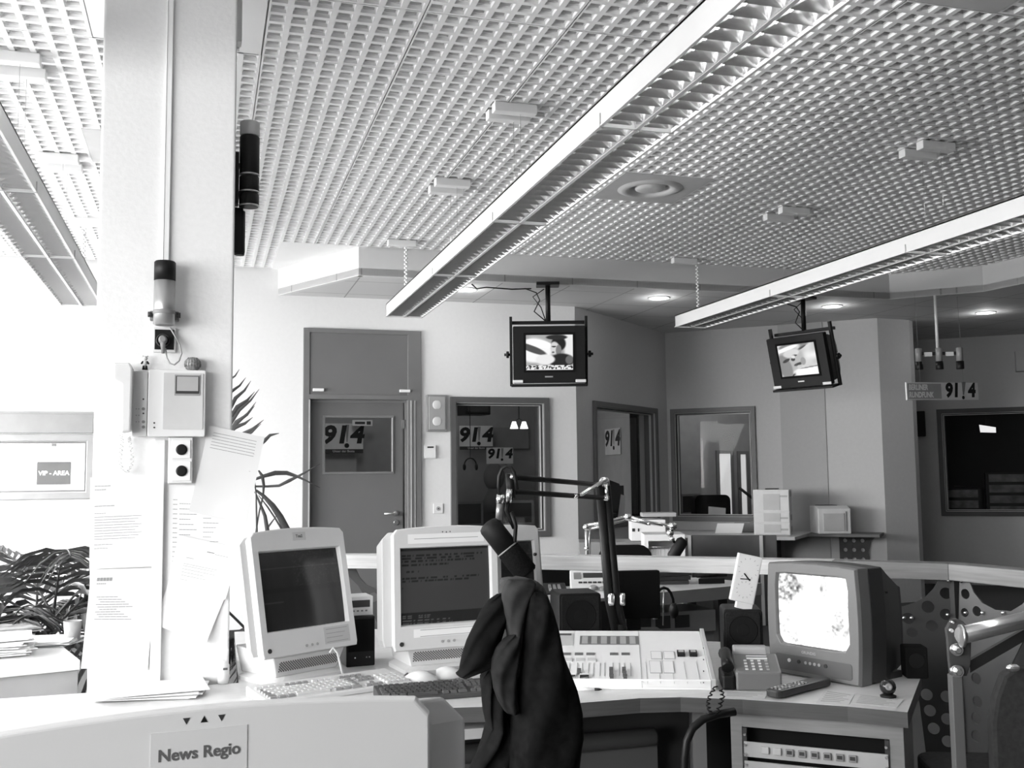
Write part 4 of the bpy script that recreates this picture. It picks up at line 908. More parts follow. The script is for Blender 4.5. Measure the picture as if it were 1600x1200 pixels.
mb.loft([[(p.x, p.y, RZ-.062), (p.x, p.y, RZ), (q.x, q.y, RZ), (q.x, q.y, RZ-.062)] for p, q in zip(a, b)], smooth=False); mb.build('rail_board', raild_m, t, world=True, bevel=.001)
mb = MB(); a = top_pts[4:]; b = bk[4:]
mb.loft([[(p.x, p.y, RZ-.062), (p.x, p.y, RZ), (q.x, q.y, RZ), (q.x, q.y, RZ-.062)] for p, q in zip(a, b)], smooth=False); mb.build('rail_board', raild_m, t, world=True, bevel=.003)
def pmat(a, b):
    """vertical plane through a->b: local x along, local y up"""
    d = Vector((b[0]-a[0], b[1]-a[1], 0)).normalized(); return Matrix(((d.x, 0, d.y, a[0]), (d.y, 0, -d.x, a[1]), (0, 1, 0, 0), (0, 0, 0, 1)))
def pplate(a, b, outl, holes, th, m, parent, name):
    M = pmat(a, b); Mi = M.inverted()
    def q(x, y): v = Mi @ atP(x, y, a, b); return v.x, v.y
    O = [q(*p) for p in outl]; O = [(x, max(.002, y)) for x, y in O]; Hh = []
    for h in holes: x, y = q(h[0], h[1]); x2, y2 = q(h[0], h[1]+h[2]); Hh.append((x, y, abs(y2-y)))
    return plate(O, Hh, th, m, parent, name, M)
A0 = top_pts[3]+(bk[3]-top_pts[3])*.5; A1 = top_pts[4]+(bk[4]-top_pts[4])*.5; A2 = top_pts[5]+(bk[5]-top_pts[5])*.5
pplate(A0, A1, [(1492, 906), (1466, 906), (1458, 920), (1446, 932), (1428, 942), (1404, 949), (1380, 955), (1380, 1005), (1425, 1050), (1437, 1100), (1450, 1200), (1462, 1330), (1470, 1520), (1492, 1520)],
       [(1478, 927, 9), (1450, 948, 9.5), (1456, 978, 9), (1419, 966, 9), (1425, 988, 8), (1478, 960, 9), (1448, 1085, 9), (1479, 1088, 9), (1453, 1110, 9), (1480, 1123, 9), (1459, 1138, 9), (1481, 1158, 9), (1480, 1190, 9)], .006, perf_m, t, 'perforated_bracket')
pplate(A1, A2, [(1500, 906), (1515, 907), (1522, 925), (1535, 942), (1556, 953), (1580, 955), (1598, 944), (1625, 915), (1680, 915), (1680, 980), (1600, 1000), (1575, 1050), (1556, 1100), (1540, 1200), (1532, 1330), (1530, 1520), (1500, 1520)],
       [(1509, 928, 8), (1527, 955, 8), (1508, 957, 7), (1552, 980, 9), (1526, 1060, 9), (1528, 1096, 9), (1526, 1122, 9), (1526, 1150, 9)], .006, mat('perforated panel light', .11, .5), t, 'perforated_bracket')
mb = MB(); p = A1; mb.box(p.x-.014, p.x+.014, p.y-.014, p.y+.014, .001, RZ-.0625); mb.build('post', perf_m, t, world=True)
for (x, y) in ((1481, 907), (1502, 908), (1480, 960), (1508, 957), (1412, 965), (1424, 965), (1534, 957), (1566, 957)):
    pp = atP(x, y, A0 if x < 1495 else A1, A1 if x < 1495 else A2); mb = MB(); mb.ball((pp.x-.006, pp.y-.01, pp.z), .008, 10); mb.build('bolt', chrome_m, t, world=True)
L0, L1p = top_pts[0]+(bk[0]-top_pts[0])*.5, top_pts[1]+(bk[1]-top_pts[1])*.5
pplate(L0, L1p, [(534, 889), (556, 889), (562, 902), (573, 914), (590, 921), (622, 921), (622, 1005), (592, 1005), (590, 975), (580, 950), (560, 915)], [(584, 933, 7.5), (597, 955, 7.5)], .006, perf_m, t, 'perforated_bracket')
mb = MB(); q = L0.lerp(L1p, .5); mb.box(q.x-.016, q.x+.016, q.y-.016, q.y+.016, .001, RZ-.0625); mb.build('post', perf_m, t, world=True)
q = L0.lerp(L1p, .08); mb = MB(); mb.box(q.x-.016, q.x+.016, q.y-.016, q.y+.016, .001, RZ-.0625); mb.build('post', perf_m, t, world=True)

# ================================================================== monitors
def crt(loc, rz, tilt, label, pic=None, h0=.10, name_txt=None, note=None, dep=.32, sidew=.206, arch=.010, kd=1.0, ms=.021):
    """office CRT monitor; bezel .36 x .385, front face at local y=0, base on z=0"""
    t = thing('crt_monitor', label, 'monitor', loc, rz, 'office CRT monitors'); w = .18; H = .385
    T = Matrix.Translation((0, .06, h0)) @ Matrix.Rotation(tilt, 4, 'X') @ Matrix.Translation((0, -.06, 0))
    def B(): m_ = MB(); m_.M = T.copy(); return m_
    # bezel ring : arched top
    def outline(hw, z0, z1, arch, r=.012, n=10):
        o = [(-hw+r*.3, z0), (hw-r*.3, z0), (hw, z0+r), (hw, z1-arch-r)]
        for k in range(n+1): x = hw-r-(2*hw-2*r)*k/n; o.append((x, z1-arch*(x/hw)**2))
        return o+[(-hw, z1-arch-r), (-hw, z0+r)]
    O = outline(w, 0, H, arch); sx0, sx1, sz0, sz1 = -.156, .156, .075, .318
    no = len(O)
    # front face with screen hole: connect outline to projected inner rectangle
    inner = []
    cx, cz = 0, (sz0+sz1)/2
    for x, z in O:
        dx, dz = x-cx, z-cz; s = min(abs((sx1-cx)/dx) if dx else 9, abs((sz1-cz)/dz) if dz else 9); inner.append((cx+dx*s, cz+dz*s))
    # force the corners
    for cxx, czz in ((sx0, sz0), (sx1, sz0), (sx1, sz1), (sx0, sz1)):
        k = min(range(no), key=lambda i: hypot(inner[i][0]-cxx, inner[i][1]-czz)); inner[k] = (cxx, czz)
    mb = B(); mb.loft([[(x*.985, .032, H/2+(z-H/2)*.955) for x, z in O], [(x, .012, H/2+(z-H/2)*.99) for x, z in O], [(x, .004, z) for x, z in O], [(x*.985, .0, H/2+(z-H/2)*.985) for x, z in O], [(x, .0, z) for x, z in inner], [(x*.975, .018, cz+(z-cz)*.97) for x, z in inner]], cap=False, smooth=False)
    mb.build('bezel', beige_m, t, bevel=.0015)
    mb = B(); O2 = outline(sidew, .012, H-.015, .004, .02); O3 = outline(sidew*.99, .012, H-.034, .008, .02); O3b = outline(sidew*.9, .02, H-.068, .012, .02); O4 = outline(.13, .05, H-.11, .02, .03)
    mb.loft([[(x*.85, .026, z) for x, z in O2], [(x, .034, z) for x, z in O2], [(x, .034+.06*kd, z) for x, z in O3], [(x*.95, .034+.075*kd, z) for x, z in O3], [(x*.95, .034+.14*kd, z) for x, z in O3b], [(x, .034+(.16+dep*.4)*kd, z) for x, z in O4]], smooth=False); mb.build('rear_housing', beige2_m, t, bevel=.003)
    g = pic or pic_blue
    grid_pic('screen', .306, .236, g, p_dim, t, (0, 0, 0), T @ Matrix.Translation((0, .017, cz)), nx=110, ny=80, bulge=.006)
    # base with perforated speaker front
    mb = MB(); mb.loft([[(x*1.15, y*1.0, 0) for x, y in rrect(-.12, .12, .0, .22, .04)], [(x*1.15, y, .012) for x, y in rrect(-.12, .12, .0, .22, .04)], [(x, y, .022) for x, y in rrect(-.11, .11, .02, .21, .04)]], smooth=False); mb.build('foot', beige_m, t)
    mb = MB(); mb.add([(-.115, .03, .02), (.115, .03, .02), (.115, .21, .02), (-.115, .21, .02), (-.135, .015, h0+.01), (.135, .015, h0+.01), (.13, .22, h0+.03), (-.13, .22, h0+.03)], [(0, 1, 2, 3), (4, 7, 6, 5), (0, 4, 5, 1), (1, 5, 6, 2), (2, 6, 7, 3), (3, 7, 4, 0)]); mb.build('stand', beige_m, t, bevel=.004)
    mb = MB()
    for r_ in range(8):
        for k in range(26):
            x = -.108+.0086*k+(.0043 if r_ % 2 else 0); z = .036+(h0-.042)*r_/8; y = .03-.015*(z-.02)/(h0-.01)-.0012
            mb.add([(x-.0022, y, z), (x+.0022, y, z), (x+.0022, y, z+.0045), (x-.0022, y, z+.0045)], [(0, 1, 2, 3)])
    mb.build('speaker_grille', mat('grille dark', .10, .7), t)
    # three little triangles and buttons
    for k, x in enumerate((-.0128, 0, .0128)):
        s = 1 if k == 1 else -1; mb = B(); z = H-ms; mb.prism([(x-.0026, -.0003, z-.0022*s), (x+.0026, -.0003, z-.0022*s), (x, -.0003, z+.0026*s)], (0, .0005, 0)); mb.build('vent_mark', black_m if k == 1 else dark_m, t)
    for k in range(3): mb = B(); mb.at((0, 0, 0)); mb.M = T @ Matrix.Translation((-.02+.02*k, 0, .022)) @ Matrix.Rotation(R(90), 4, 'X'); mb.lathe([(.0045, 0), (.0045, .002)], 12); mb.build('button', grey_m, t)
    mb = MB(); mb.M = T @ Matrix.Translation((-.155, 0, .022)) @ Matrix.Rotation(R(90), 4, 'X'); mb.lathe([(.007, 0), (.007, .002)], 14); mb.build('power_button', dark_m, t)
    return t, T, H
def onbezel(t, T, cx, cz, w, h, m, name='sticker', txt=None, size=.01, bold=.02, tm=None, lines=0, offy=0.0004):
    mb = MB(); mb.M = T.copy(); mb.box(cx-w/2, cx+w/2, -.0006, -.0001, cz-h/2, cz+h/2); s = mb.build(name, m, t)
    if lines:
        mb = MB(); mb.M = T.copy()
        for k in range(lines): z = cz+h*.36-h*.75*k/max(1, lines-1) if lines > 1 else cz; mb.box(cx-w*.42, cx+w*(.42-.1*(k % 3)), -.0011, -.0007, z-.0008, z+.0008)
        mb.build('printed_lines', inkl_m, s)
    if txt:
        k = text(txt, size, tm or ink_m, s, (0, 0, 0), bold=bold); k.matrix_local = T @ Matrix.Translation((cx, -.0008, cz)) @ Matrix.Rotation(R(90), 4, 'X')
# foreground monitor
fgp = atD(319, 1120, .775)
FG, FT, FH = crt((fgp.x+.000, fgp.y, 1.230-.385-.10), R(5.5), 0, 'pale monitor marked News Regio, closest to the camera at the bottom left', h0=.10, sidew=.222, arch=.010, ms=.0105)
bz = DZ
onbezel(FG, FT, -.003, .385-.0345, .070, .034, mat('label film', .63, .35, var=.005), 'label', 'News Regio', .0122, .022, ink_m)
M2 = atY(690, 1005, 3.32)
m2, T2, H2 = crt((atY(700, 900, 3.42).x, 3.42, DZ), R(8), R(-2), 'pale monitor showing grey text page, middle of the desk', pic=pic_text, h0=.072)
m2.scale = (1.06,)*3
onbezel(m2, T2, .0, .385-.040, .26, .030, paper_m, 'paper_strip', lines=1); onbezel(m2, T2, .02, .052, .27, .026, paper_m, 'paper_strip', lines=2)
m1, T1, H1 = crt((.352, 3.43, DZ), R(32), R(-12), 'pale tilted monitor with a dark screen beside the column', pic=pic_blue, h0=.072, dep=.2, sidew=.196, kd=.40)
m1.scale = (1.06,)*3
onbezel(m1, T1, .0, .385-.028, .05, .026, mat('label grey', .52, .5), 'label', 'Tea2', .013, .02); onbezel(m1, T1, .10, .042, .10, .052, mat('label grey', .56, .5), 'note_label', lines=4)
m4, T4, H4 = crt((atY(790, 840, 4.0).x, 4.0, DZ), R(14), R(-6), 'pale monitor half hidden behind the microphone, farthest on the desk', pic=pic_blue, h0=.065, dep=.12)

# black computer speaker and small white clock radio between the monitors
p = atZ(566, 1047, DZ)
t = thing('desk_speaker', 'tall black desk speaker between the two desk monitors', 'loudspeaker', (p.x, 3.62, DZ), R(5)); M = WM(t)
a = onM(541, 1040, M, 'y'); b = onM(586, 962, M, 'y')
mb = MB(); mb.box(a.x, b.x, 0, .17, 0, b.z); mb.build('cabinet', black_m, t, bevel=.004)
mb = MB(); mb.box(a.x+.006, b.x-.006, -.003, 0, b.z*.30, b.z-.008); mb.build('grille', blackmat_m, t)
for dx, m_ in ((.3, lamp_m), (.7, mid_m), (.8, mid_m)): mb = MB(); mb.at((a.x+(b.x-a.x)*dx, -.002, b.z*.18), (R(90), 0, 0)); mb.lathe([(.0025, 0), (.0025, .002)], 8); mb.build('indicator', m_ if m_ is mid_m else offw_m, t)
zt = DZ+b.z
t2 = thing('clock_radio', 'small white display unit standing on the black desk speaker', 'radio', (p.x, 3.64, zt), R(5)); M = WM(t2)
a = onM(538, 958, M, 'y'); b = onM(583, 925, M, 'y')
mb = MB(); mb.rbox(a.x, b.x, 0, .10, 0, b.z-a.z+.0, .004); mb.build('case', offw_m, t2, bevel=.003); hh = b.z-a.z
mb = MB(); mb.box(a.x+.010, b.x-.012, -.002, 0, hh*.44, hh*.80); mb.build('display', dark_m, t2)
for k in range(5): x = a.x+.014+k*.015; mb = MB(); mb.box(x, x+.007, -.003, 0, hh*.22, hh*.30); mb.build('button', mid_m, t2)
mb = MB(); P0 = [(470, 1032), (485, 1034), (500, 1040), (510, 1046)]; mb.tube([atZ(x, y+8, DZ+.006) for x, y in P0], .004, 6)
tag(mb.build('desk_cable', black_m), 'short black cable on the desk in front of the left monitor', 'cable')
mb = MB(); P0 = [atY(x, y, 3.45) for x, y in ((515, 1020), (520, 1012), (527, 1020), (531, 1036), (536, 1050))]; P0[-1].z = DZ+.004; mb.tube(P0, .004, 6); tag(mb.build('desk_cable', offw_m), 'thin pale cable looping beside the black desk speaker', 'cable')

# ================================================================== keyboards, mice, loose things at the left of the desk
def keyboard(loc, rz, w, d, label, mk, mb_, m2k, tilt=R(4)):
    t = thing('keyboard', label, 'keyboard', loc, rz); T = Matrix.Translation((0, -d/2, .012)) @ Matrix.Rotation(tilt, 4, 'X')
    mb = MB(); mb.prism([(-w/2, -d/2, 0), (-w/2, d/2, 0), (-w/2, d/2, .030), (-w/2, -d/2, .014)], (w, 0, 0)); mb.build('case', mb_, t, bevel=.003)
    zf = lambda y: .014+.016*(y+d/2)/d
    cols = [('F', w*-.46, 16, .0)]
    pit = w/23.5; BL = {}
    def key(blk, x, y, kw=1.0, kd=1.0):
        mbx = BL.setdefault(blk, MB()); z = zf(y); a = pit*.88*kw; b_ = pit*.88*kd; s = .002
        mbx.add([(x, y, z), (x+a, y, z), (x+a, y+b_, z), (x, y+b_, z), (x+s, y+s, z+.007), (x+a-s, y+s, z+.007), (x+a-s, y+b_-s, z+.007), (x+s, y+b_-s, z+.007)], [(4, 5, 6, 7), (0, 1, 5, 4), (1, 2, 6, 5), (2, 3, 7, 6), (3, 0, 4, 7)])
    x0 = -w*.475; y = -d*.42
    for r_ in range(5):
        yy = y+pit*r_
        if r_ == 0:
            for kx, kw in ((0, 1.3), (1.4, 1.3), (2.8, 1.3), (4.2, 6), (10.3, 1.3), (11.7, 1.3), (13.1, 1.8)): key('letter_keys' if kw > 2 else ('left', 'right')[kx > 5], x0+kx*pit, yy, kw)
        else:
            for k in range(13): key('letter_keys', x0+(k+.8+.2*(4-r_))*pit, yy)
            key('left', x0, yy, .7+.25*(4-r_)); key('right', x0+13.9*pit, yy, 1.0)
        for k in range(3):
            if r_ in (3, 4): key('edit', x0+(15.4+k)*pit, yy)
            if r_ == 0 or (r_ == 1 and k == 1): key('arrow', x0+(15.4+k)*pit, yy)
        for k in range(4): key('number_keys', x0+(18.9+k)*pit, yy)
    for k in range(16): key('function%d' % (k//4), x0+(k*1.0+.5*(k//4))*pit, y+pit*5.6, .95, .8)
    for blk, mbx in BL.items():
        dk = blk in ('left', 'right', 'edit', 'arrow') or blk in ('function1', 'function3')
        mbx.build({'left': 'modifier_keys', 'right': 'modifier_keys', 'edit': 'editing_keys', 'arrow': 'arrow_keys'}.get(blk, 'function_keys' if blk.startswith('func') else blk), m2k if dk else mk, t)
    return t
a = atZ(373, 1080, DZ+.02); b = atZ(606, 1047, DZ+.02); mid = (a+b)/2
K1 = keyboard((.385, 3.235, DZ+.0005), R(18), .47, .18, 'light keyboard with grey keys in front of the tilted monitor', mat('key pale', .62, .5), beige_m, mat('key grey', .28, .5))
K2 = keyboard((.700, 3.065, DZ+.0005), R(1), .40, .13, 'dark keyboard lying behind the black jacket', mat('key dark', .06, .5), mat('keyboard dark', .05, .5), mat('key dark2', .09, .5))
def mouse(px, py, rz, label):
    p = atZ(px, py, DZ); t = thing('computer_mouse', label, 'mouse', (p.x, p.y, DZ+.0005), rz, 'white mice')
    mb = MB(); L = []
    for k in range(9):
        u = k/8; x = -.056+.112*u; r_ = sin(pi*min(1, max(.04, u*.93+.04)))**.45; hh = .036*(sin(pi*(.10+.80*u))**.8)
        L.append([(x, .031*r_*cos(a_*pi/10), .002+max(0, hh*sin(a_*pi/10))) for a_ in range(11)])
    mb.loft(L); mb.build('shell', white_m, t)
    mb = MB(); mb.box(-.056, -.01, -.0008, .0008, .012, .035); mb.build('button_gap', grey_m, t); return t
mouse(655, 1067, R(185), 'white mouse nearer the dark keyboard'); mouse(697, 1060, R(190), 'white mouse just behind the other one')
mb = MB(); P0 = [(640, 1062), (632, 1056), (640, 1049), (660, 1046), (690, 1047)]; mb.tube([atZ(x, y, DZ+.004) for x, y in P0], .0028, 6); tag(mb.build('mouse_cable', mid_m), 'thin grey mouse cable curling behind the white mice', 'cable')
# loose papers on the desk before the column
p = atZ(280, 1080, DZ); mb = MB()
mb.mat(paper_m)
for k in range(6): mb.at((p.x+.01*(k % 3)-.09, p.y-.02*(k % 2), DZ+.001+.0035*k), (0, 0, R(4*k-14))); mb.box(-.15, .15, -.10, .10, 0, .003)
tag(mb.build('paper_stack', None), 'white stack of papers on the desk at the foot of the column', 'papers')
p = atZ(349, 1068, DZ); mb = MB(); mb.mat(offw_m); mb.at((p.x, p.y, DZ+.0005)); mb.lathe([(.016, 0), (.018, .002), (.018, .058), (.013, .066), (.010, .072)], 18); mb.at((p.x, p.y, DZ)); mb.mat(ink_m); mb.box(-.002, .012, -.0192, -.0178, .045, .052); tag(mb.build('glue_stick', None), 'small white bottle with a black mark between column and tilted monitor', 'bottle')

# ================================================================== mixing console
fl_ = Vector(zz(900, 1077)); fr_ = Vector(zz(1112, 1079)); d_ = (fr_-fl_); rzc = atan2(d_.y, d_.x)
t = thing('mixing_console', 'wide pale sloping mixing console behind the black jacket', 'mixing console', (fr_.x, fr_.y, DZ), rzc); M0 = WM(t)
tl = R(12.5); T = Matrix.Translation((0, 0, .028)) @ Matrix.Rotation(tl, 4, 'X'); MT = M0 @ T
dp = onM(1010, 985, MT).y; Wc = .61; cons_m = mat('console pale panel', .80, .45, var=.01); print('console depth', dp)
mb = MB(); mb.add([(-Wc, 0, 0), (0, 0, 0), (0, dp*cos(tl), 0), (-Wc, dp*cos(tl), 0), (-Wc, 0, .027), (0, 0, .027), (0, dp*cos(tl), .027+dp*sin(tl)), (-Wc, dp*cos(tl), .027+dp*sin(tl))], [(0, 1, 2, 3), (4, 7, 6, 5), (0, 4, 5, 1), (1, 5, 6, 2), (2, 6, 7, 3), (3, 7, 4, 0)]); mb.build('body', cons_m, t, bevel=.003)
for q in (0, -Wc-.014): mb = MB(); mb.M = T.copy(); mb.box(q, q+.014, -.004, dp+.004, -.028, .007); mb.build('end_cheek', mat('cheek aluminium', .50, .35), t, bevel=.002)
mb = MB(); mb.M = T.copy(); mb.box(-Wc, 0, -.006, .0, -.02, .006); mb.build('front_lip', cons_m, t, bevel=.003)
def cp_(x, y): q = onM(x, y, MT); return q.x, q.y
def cpad(name, x0, y0, x1, y1, h, m, bev=.0005):
    ym = (y0+y1)/2; a = cp_(x0, ym); b = cp_(x1, ym); lo_ = cp_((x0+x1)/2, y1)[1]; hi_ = cp_((x0+x1)/2, y0)[1]; mb = MB(); mb.M = T.copy(); mb.box(a[0], b[0], lo_, hi_, -.0005, h); return mb.build(name, m, t)
pl_m = mat('panel line', .40, .6)
cpad('module_gap', 1000, 986, 1000.7, 1075, .0006, pl_m)
dm = cpad('display_strip', 906, 994, 998, 1007, .001, mat('display strip', .14, .4))
a = cp_(906, 1007); b = cp_(998, 994)
for k in range(6):
    mb = MB(); mb.M = T.copy(); x = a[0]+(b[0]-a[0])*(.03+k*.162); mb.ring(x, x+.033, 0, .02, .003, 0, .001) if False else mb.box(x, x+.020, a[1]+.006, b[1]-.008, .001, .0018); mb.build('display_window', grey_m, t)
cpad('meter_panel', 867, 990, 896, 1009, .001, mat('meter panel', .52, .4)); cpad('meter_display', 871, 990.5, 893, 993, .002, dark_m)
for x in (864, 882, 901, 919, 956, 974):
    cpad('channel_label', x-3, 1020, x+10, 1023.5, .001, mat('label dark', .12, .5))
for x in (864, 882, 901, 919):
    cpad('switch_row', x-1, 1029, x+12, 1034, .003, mat('switch pale', .55, .4))
for k, x in enumerate((868, 881, 889, 901, 909, 919, 927, 937, 944, 957, 967, 975, 985)):
    cpad('fader_slot', x, 1036, x+1.0, 1056, .0007, pl_m)
for x0, x1 in ((885, 899), (906, 920)): cpad('fader_knob', x0, 1057, x1, 1062, .010, white_m); cpad('fader_knob_line', x0, 1060.2, x1, 1062, .0125, black_m)
for x, y in ((902, 1052), (952, 1050), (952, 1056), (953, 1061), (972, 1050), (973, 1056), (974, 1061)): cpad('knob', x, y-1.5, x+6, y+1.5, .014, mat('knob dark', .08, .4))
for x0, y0, x1, y1 in ((1017, 1018, 1034, 1030), (1037, 1018, 1054, 1030), (1015, 1033, 1033, 1052), (1036, 1033, 1053, 1052)):
    cpad('pad_frame', x0, y0, x1, y1, .0012, pl_m); cpad('pad', x0+.8, y0+.7, x1-.8, y1-.7, .0016, cons_m)
for x in (1010, 1030, 1051, 1071, 1091): cpad('module_gap', x, 1034, x+.5, 1068, .0005, pl_m)
for x in (1058, 1077): cpad('push_button', x, 1019, x+12, 1026, .008, black_m); cpad('push_button_cap', x+2, 1019.5, x+10, 1022.5, .0095, grey_m)
for k in range(4): cpad('screw', 1098.5, 1012+18*k, 1100, 1013.3+18*k, .001, dark_m)
# pen lying at the console's front edge
a = atZ(893, 1074, DZ+.02); b = atZ(919, 1074, DZ+.02); a = Vector((fl_.x-.02, fl_.y-.022, DZ+.006)); b = a+Vector((.09*cos(rzc), .09*sin(rzc), 0)); e = b-a
t = thing('pen', 'white pen with dark tip lying against the front of the console', 'pen', a)
mb = MB(); mb.tube([a, a+e*.75], .0045, 8); mb.build('barrel', white_m, t, world=True); mb = MB(); mb.tube([a+e*.75, a+e*.9, b], [.0045, .004, .001], 8); mb.build('tip', black_m, t, world=True)

# ================================================================== speakers behind the console, clock, black panel
def small_speaker(loc, rz, w, h, d, label):
    t = thing('studio_speaker', label, 'loudspeaker', loc, rz, 'small black studio speakers')
    mb = MB(); mb.rbox(-w/2, w/2, 0, d, 0, h, .012); mb.build('cabinet', mat('speaker black', .009, .5, spec=.25), t, bevel=.003)
    mb = MB(); mb.rbox(-w/2+.008, w/2-.008, -.008, 0, h*.24, h-.008, .01); mb.build('grille', mat('grille cloth', .014, .9, spec=.15, var=.4, scale=300), t, bevel=.003)
    mb = MB(); mb.at((0, -.0085, h*.62), (R(90), 0, 0)); mb.lathe([(w*.37, 0), (w*.35, .002), (w*.34, .0003), (w*.16, .0003), (w*.15, .0012), (.001, .0012)], 28, smooth=False); mb.build('cone', mat('cone dark', .010, .8, spec=.1), t)
    for x in (-.25, .2): mb = MB(); mb.box(w*x, w*x+.014, -.002, 0, h*.12, h*.155); mb.build('badge', grey_m, t)
    return t
p = atZ(1163, 1042, DZ); s1 = small_speaker((atY(1161, 985, 3.22).x, 3.22, DZ), R(-24), .135, .182, .16, 'small black speaker carrying the slanted clock')
ps = atY(903, 984, 3.62); small_speaker((ps.x+.01, 3.62, DZ), R(-8), .16, .215, .17, 'small black speaker behind the left part of the console')
ps = atY(945, 984, 3.75)
mb = MB(); a = atY(931, 940, 3.80); mb.box(a.x, a.x+.10, 3.80, 3.90, DZ+.0005, a.z); tag(mb.build('black_box', black_m, bevel=.004), 'black box between the small speaker and the foot of the microphone arm', 'box')
# clock leaning on the speaker
zt = DZ+.182; p = atY(1158, 940, 3.23)
t = thing('desk_clock', 'white slanted clock with two dials standing on the small black speaker', 'clock', (p.x, 3.225, zt+.0015), R(-14)); M = WM(t)
w_, h_ = .085, .165; sl_ = Matrix.Translation((0, 0, .022)) @ Matrix.Rotation(R(13), 4, 'Y')
mb = MB(); mb.M = sl_ @ Matrix.Translation((0, 0, 0)); mb.rbox(-w_/2, w_/2, 0, .022, 0, h_, .003); mb.build('case', mat('clock rim', .72, .35), t, bevel=.002)
mb = MB(); mb.M = sl_.copy(); mb.rbox(-w_/2+.004, w_/2-.004, -.001, 0, .004, h_-.004, .002); mb.build('face', mat('clock face', .74, .4, var=.01), t)
for cz_, rr in ((h_*.72, .034), (h_*.27, .027)):
    mb = MB()
    for k in range(12):
        a_ = k*pi/6; mb.M = sl_ @ Matrix.Translation((rr*sin(a_), -.0012, cz_+rr*cos(a_))) @ Matrix.Rotation(-a_, 4, 'Y') if False else sl_ @ Matrix.Translation((rr*sin(a_), -.0012, cz_+rr*cos(a_))) @ Matrix.Rotation(a_, 4, 'Y'); mb.box(-.0009, .0009, -.0004, 0, -.003, .003)
    mb.build('hour_marks', grey_m, t)
cz_ = h_*.50
for an_, ln, wd in ((R(-50), .026, .0022), (R(-98), .030, .0016)):
    mb = MB(); mb.M = sl_ @ Matrix.Translation((.008, -.002, cz_)) @ Matrix.Rotation(an_, 4, 'Y'); mb.box(-wd, wd, -.0006, 0, -.006, ln); mb.build('hand', black_m, t)
mb = MB(); mb.M = sl_ @ Matrix.Translation((.012, .004, -.016)); mb.box(-.028, .028, -.002, .022, -.006, .016); mb.build('foot', offw_m, t, bevel=.001)
# large black panel behind the console = back of a flat screen
a = atY(950, 893, 3.98); b = atY(1027, 978, 3.98); t = thing('flat_screen', 'black flat screen seen from behind, under the wooden rail', 'monitor', ((a.x+b.x)/2, 3.96, DZ), R(-12)); hw = (b.x-a.x)/2
mb = MB(); mb.box(-hw, hw, 0, .035, .06, a.z-DZ); mb.build('back_case', blackmat_m, t, bevel=.004)
mb = MB(); mb.box(-.03, .03, .035, .05, .01, .15); mb.box(-.11, .11, -.03, .09, 0.0005, .012); mb.build('stand', black_m, t)

# ================================================================== desk television, phone, remote
Lp, Rp = Vector((1.80, 3.055)), Vector((1.915, 2.735)); d_ = Rp-Lp; rzt = atan2(d_.y, d_.x); cw = d_.length
print('tv width', cw, 'rz', math.degrees(rzt))
t = thing('desk_television', 'grey portable television with a bright picture on the right end of the desk', 'television', ((Lp.x+Rp.x)/2, (Lp.y+Rp.y)/2, DZ+.0005), rzt); M = WM(t)
w = cw/2; H = .355; tvm = mat('television grey', .16, .42, var=.02); tvd = mat('television dark grey', .035, .5)
def tvo(hw, z0, z1, bul, n=7):
    o = []
    for k in range(n+1): x = -hw+2*hw*k/n; o.append((x, z0-.0*(1-(x/hw)**2)))
    for k in range(1, n): z = z0+(z1-z0)*k/n; o.append((hw+bul*sin(pi*k/n), z))
    for k in range(n+1): x = hw-2*hw*k/n; o.append((x, z1+bul*(1-(x/hw)**2)))
    for k in range(1, n): z = z1-(z1-z0)*k/n; o.append((-hw-bul*sin(pi*k/n), z))
    return o
O = tvo(w, .0, H, .008); sx, sz0, sz1 = w*.80, H*.275, H*.915; cz = (sz0+sz1)/2
I = []
for x, z in O:
    an_ = atan2((z-cz)/(sz1-cz), x/sx); k = max(abs(cos(an_)), abs(sin(an_))); rr = 1/k; px_, pz_ = cos(an_)*rr, sin(an_)*rr
    q = .97 if abs(px_) > .9 and abs(pz_) > .9 else 1; I.append((px_*q*sx, cz+pz_*q*(sz1-cz)))
mb = MB(); mb.loft([[(x*.98, .07, H/2+(z-H/2)*.98) for x, z in O], [(x, .06, z) for x, z in O], [(x, .012, z) for x, z in O], [(x*.97, .0, H/2+(z-H/2)*.975) for x, z in O], [(x*1.03, .0, cz+(z-cz)*1.03) for x, z in I], [(x, .012, z) for x, z in I], [(x*.96, .020, cz+(z-cz)*.96) for x, z in I]], cap=False, smooth=False); mb.build('front_case', tvm, t, bevel=.002)
mb = MB(); O5 = [(x*.985, H/2+(z-H/2)*.985) for x, z in O]; mb.loft([[(x, .068, z) for x, z in O5], [(x, .14, z) for x, z in O5], [(x*.90, .19, H*.47+(z-H*.5)*.93) for x, z in O5], [(x*.62, .32, H*.42+(z-H*.5)*.74) for x, z in O5], [(x*.58, .345, H*.42+(z-H*.5)*.70) for x, z in O5]], smooth=False); mb.build('rear_housing', tvd, t, bevel=.004)
mb = MB(); mb.box(-w*.9, w*.9, .05, .25, 0, .02); mb.build('foot', tvd, t)
grid_pic('screen', sx*1.96, (sz1-sz0)*.985, pic_wood, p_desk, t, (0, 0, 0), Matrix.Translation((0, .014, cz)), nx=130, ny=100, bulge=.010)
mb = MB(); mb.rbox(-w*.86, w*.86, -.002, .01, H*.045, H*.185, .01); mb.build('control_flap', mat('television grey2', .10, .4), t, bevel=.001)
